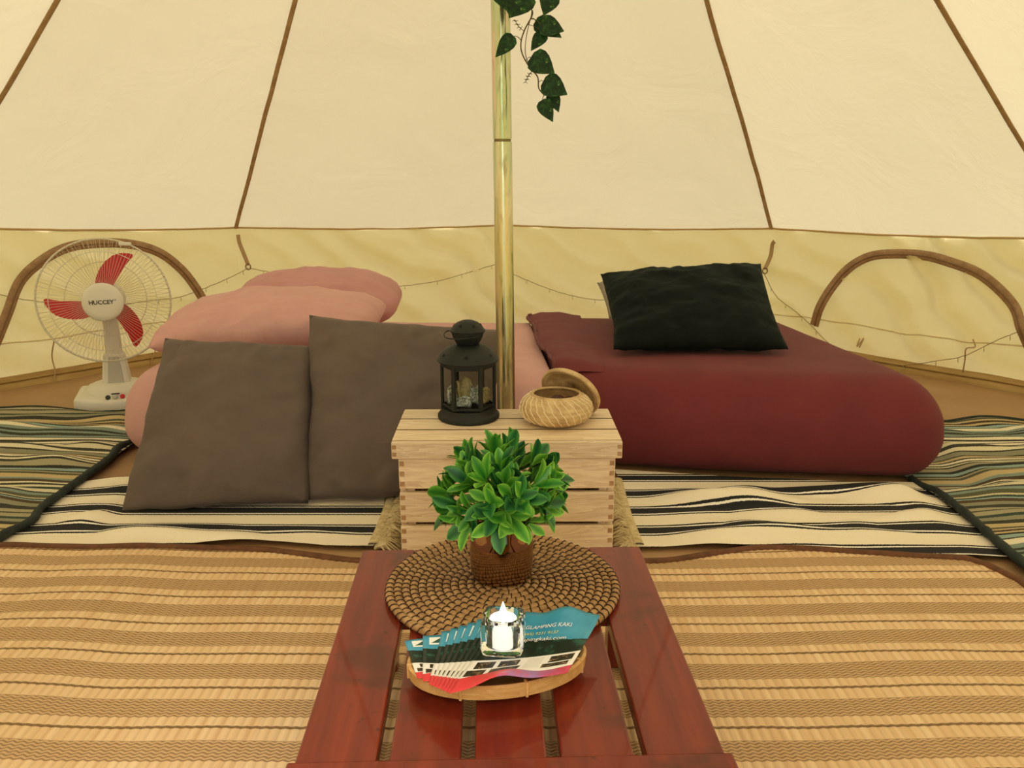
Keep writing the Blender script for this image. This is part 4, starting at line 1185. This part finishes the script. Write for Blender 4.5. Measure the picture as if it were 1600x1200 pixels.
b = MB(); b.lathe([(.0005, .066), (.045, .0655), (.060, .063), (.0665, .058), (.067, .050), (.0005, .050)], 48, ax=MX); capo = hv(b).build('hub_cap', M_wp, fan)
b = MB(); b.lathe([(.0005, .040), (.030, .040), (.034, .034), (.034, .0), (.0005, .0)], 32, ax=MX); hv(b).build('blade_hub', M_red, fan)
b = MB(); b.lathe([(.0005, -.015), (.050, -.020), (.062, -.040), (.060, -.110), (.045, -.135), (.0005, -.14)], 36, ax=MX); hv(b).build('motor_housing', M_wp, fan)
s_ = GR / 361
BP = [(-10, 40), (-38, 95), (-28, 140), (-4, 190), (30, 232), (70, 262), (110, 275), (150, 273), (178, 265), (176, 250), (155, 228), (122, 190), (92, 145), (62, 98), (30, 40)]
for k in range(3):
    rot = Matrix.Rotation(k * 2 * PI / 3, 2)
    top_ = []; bot_ = []
    for (x, z) in BP:
        p = rot @ Vector((x, z)); r_ = Vector((x, z)).length * s_
        y = -.012 + .00012 * (x - 40) * .9
        top_.append(Vector((p.x * s_, y - .0012, p.y * s_))); bot_.append(Vector((p.x * s_, y + .0012, p.y * s_)))
    n = len(BP); b = MB()
    b.add(top_ + bot_, [tuple(range(n))[::-1], tuple(range(n, 2 * n))] + [(i, (i + 1) % n, n + (i + 1) % n, n + i) for i in range(n)])
    hv(b).build('blade', M_red, fan, smooth=False)
b = MB()
for bd, sz_, ox, oz in (('HUCCEY', .0200, -.004, 0), ('®', .009, .041, .006)):
    vs, fs = text_mesh(bd, sz_, bold=.02 if sz_ > .01 else 0); b.add([TILT @ Vector((p.x + ox, -.0672, p.y + oz)) for p in vs], fs)
b.build('lettering', M_ink, capo, smooth=False)
b = MB(); b.box(.055, .095, -.010, .004, GR - .022, GR - .010, .002, mat=Matrix.Rotation(math.radians(3), 4, 'Y')); hv(b).build('guard_clip', M_wp, fan)

# ------------------------------------------------------------------ ivy garland at the pole
M_ivy = None
t = NT('ivy_leaf'); c = t.coord((1, 1, 1))
nn = t.noise(c, 5, 3, .6, .6); at_ = t.n('ShaderNodeAttribute'); at_.attribute_name = 'rim'
col = t.ramp(nn, [(.45, '16301A'), (.60, '234A22'), (.68, '3A6A2A'), (.74, 'B0B464')])
M_ivy = t.set(Base_Color=col, Roughness=.5, Specular_IOR_Level=.2)
M_vine = plain('vine_stem', '4A4A22', .6, col2='5E4A26', scale=40)
IV = [(-.04, .42), (.08, .92), (.28, 1.0), (.48, .86), (.68, .58), (.86, .26), (1.0, .02)]
def ivy_mesh(seed):
    me = leaf_mesh('leaf', 1.0, .82, IV, .10, .10, M_ivy); return me
IVM = [ivy_mesh(0)]
ID = 1.99
def ip(x, y, dd=0): return at_d(x, y, ID + dd)
ivy = thing('ivy_garland', 'dark green artificial ivy garland hanging beside the tent pole', 'garland', ip(828, 0))
sp = [(818, -90), (826, -40), (828, 6), (832, 22), (820, 46), (814, 66), (816, 84), (828, 106), (840, 120), (842, 138), (851, 149)]
pts = [at_d(x, y, ID) for x, y in sp]
pole_top = Vector((-.012, 2.07, 0)) + pl(1.40)
wrap = []
for k in range(13):
    a = PI * .3 - k * PI / 5; pz = 1.385 + k * .012
    c_ = Vector((-.012, 2.07, 0)) + pl(pz); wrap.append(c_ + Vector((.026 * math.cos(a), .026 * math.sin(a), 0)))
MB().tube(spline(pts, 6), .0016, 5).build('stem', M_vine, ivy, world=True)
MB().tube(spline([pts[0]] + wrap, 5), .0016, 5).build('stem', M_vine, ivy, world=True)
MB().tube(spline([ip(826, -40), ip(831, 14, .004), ip(826, 40, .006), ip(822, 60, .006), ip(821, 84, .004), ip(828, 106, .002)], 6), .0012, 4).build('stem', M_vine, ivy, world=True)
lv = [((800, -22), (796, 26), 1.3, -.02, .4), ((776, -20), (793, 18), .8, -.05, -.3), ((824, -12), (795, 29), 1.1, -.015, .2), ((862, -10), (849, 25), 1.15, .0, .2), ((845, 38), (881, 50), 1.05, -.01, .3),
      ((838, 34), (877, 60), .8, .006, .1), ((850, 53), (830, 81), .85, -.004, -.4), ((801, 57), (774, 90), .75, -.045, .3), ((831, 90), (866, 116), 1.1, -.006, .2), ((850, 128), (886, 149), 1.1, -.003, .1),
      ((860, 146), (872, 176), .9, .002, .5), ((847, 158), (864, 191), .85, -.008, -.2)]
for (b0, t0, wd, dd, tw) in lv:
    p0, p1 = ip(*b0, dd), ip(*t0, dd + .008 * tw)
    d = p1 - p0; L = d.length
    toC = (CAM - p0).normalized()
    upv = (toC + Vector((tw * .6, 0, .25))).normalized()
    o = place_leaf(IVM[0], ivy, p0 - ivy.location, d, upv, L)
    o.scale = (L * wd, L, L)
    near = min(spline(pts, 6), key=lambda q: (q - p0).length)
    MB().tube(spline([near, (near + p0) / 2 + Vector((0, 0, .004)), p0], 4), .0009, 4).build('leaf_stalk', M_vine, ivy, world=True)
for pp in ([(818, 48), (811, 42), (804, 31)], [(831, 111), (826, 118), (821, 128)]):
    P = spline([ip(*q) for q in pp], 4); b = MB(); b.tube(P, .0009, 4)
    for k, p in enumerate(P[2:]):
        for sg in (-1, 1): b.tube([p, p + Vector((sg * .005, 0, .003 * (1 if k % 2 else -1)))], .0007, 3)
    b.build('sprig', M_vine, ivy, world=True)

# ------------------------------------------------------------------ fairy light string along the wall
M_cord = plain('light_string_cord', '927E50', .7); M_bulb = plain('clear_bulb', 'B8A878', .2)
def string(label, pxs, off=.03):
    P = [wall_hit(*p, off=off) for p in pxs]; P = [p for p in P if p is not None]
    S = spline(P, 10)
    for k, p in enumerate(S): p.z += .003 * fbm(k * .5, 1, 1)
    t = thing('string_lights', label, 'string lights', P[0])
    MB().tube(S, .0016, 5).build('cord', M_cord, t, world=True)
    for k in range(6, len(S), 9):
        p = S[k]; b = MB(); b.tube([p, p + Vector((0, -.004, -.010))], .0013, 4); b.tube([p + Vector((0, -.004, -.010)), p + Vector((.001, -.005, -.020))], [.0024, .0008], 5)
        b.build('bulb', M_bulb, t, world=True)
string('thin fairy light string on the wall from behind fan to left strap', [(-30, 455), (4, 461), (40, 468), (110, 474), (180, 474), (240, 468), (280, 463), (320, 447), (355, 432), (388, 418)])
string('thin fairy light string drooping on the back wall, left of the pole', [(390, 418), (430, 426), (500, 442), (560, 450), (620, 447), (675, 438), (720, 428), (773, 413)])
string('thin fairy light string drooping on the back wall, right of the pole', [(803, 426), (840, 443), (880, 457), (920, 466), (960, 467), (1040, 462), (1120, 450), (1194, 424)])
string('thin fairy light string on the right wall beside the maroon bed', [(1194, 426), (1217, 462), (1245, 486), (1270, 508), (1300, 535), (1345, 560), (1385, 567), (1420, 569), (1474, 562), (1515, 553), (1560, 531), (1605, 513), (1640, 500)])
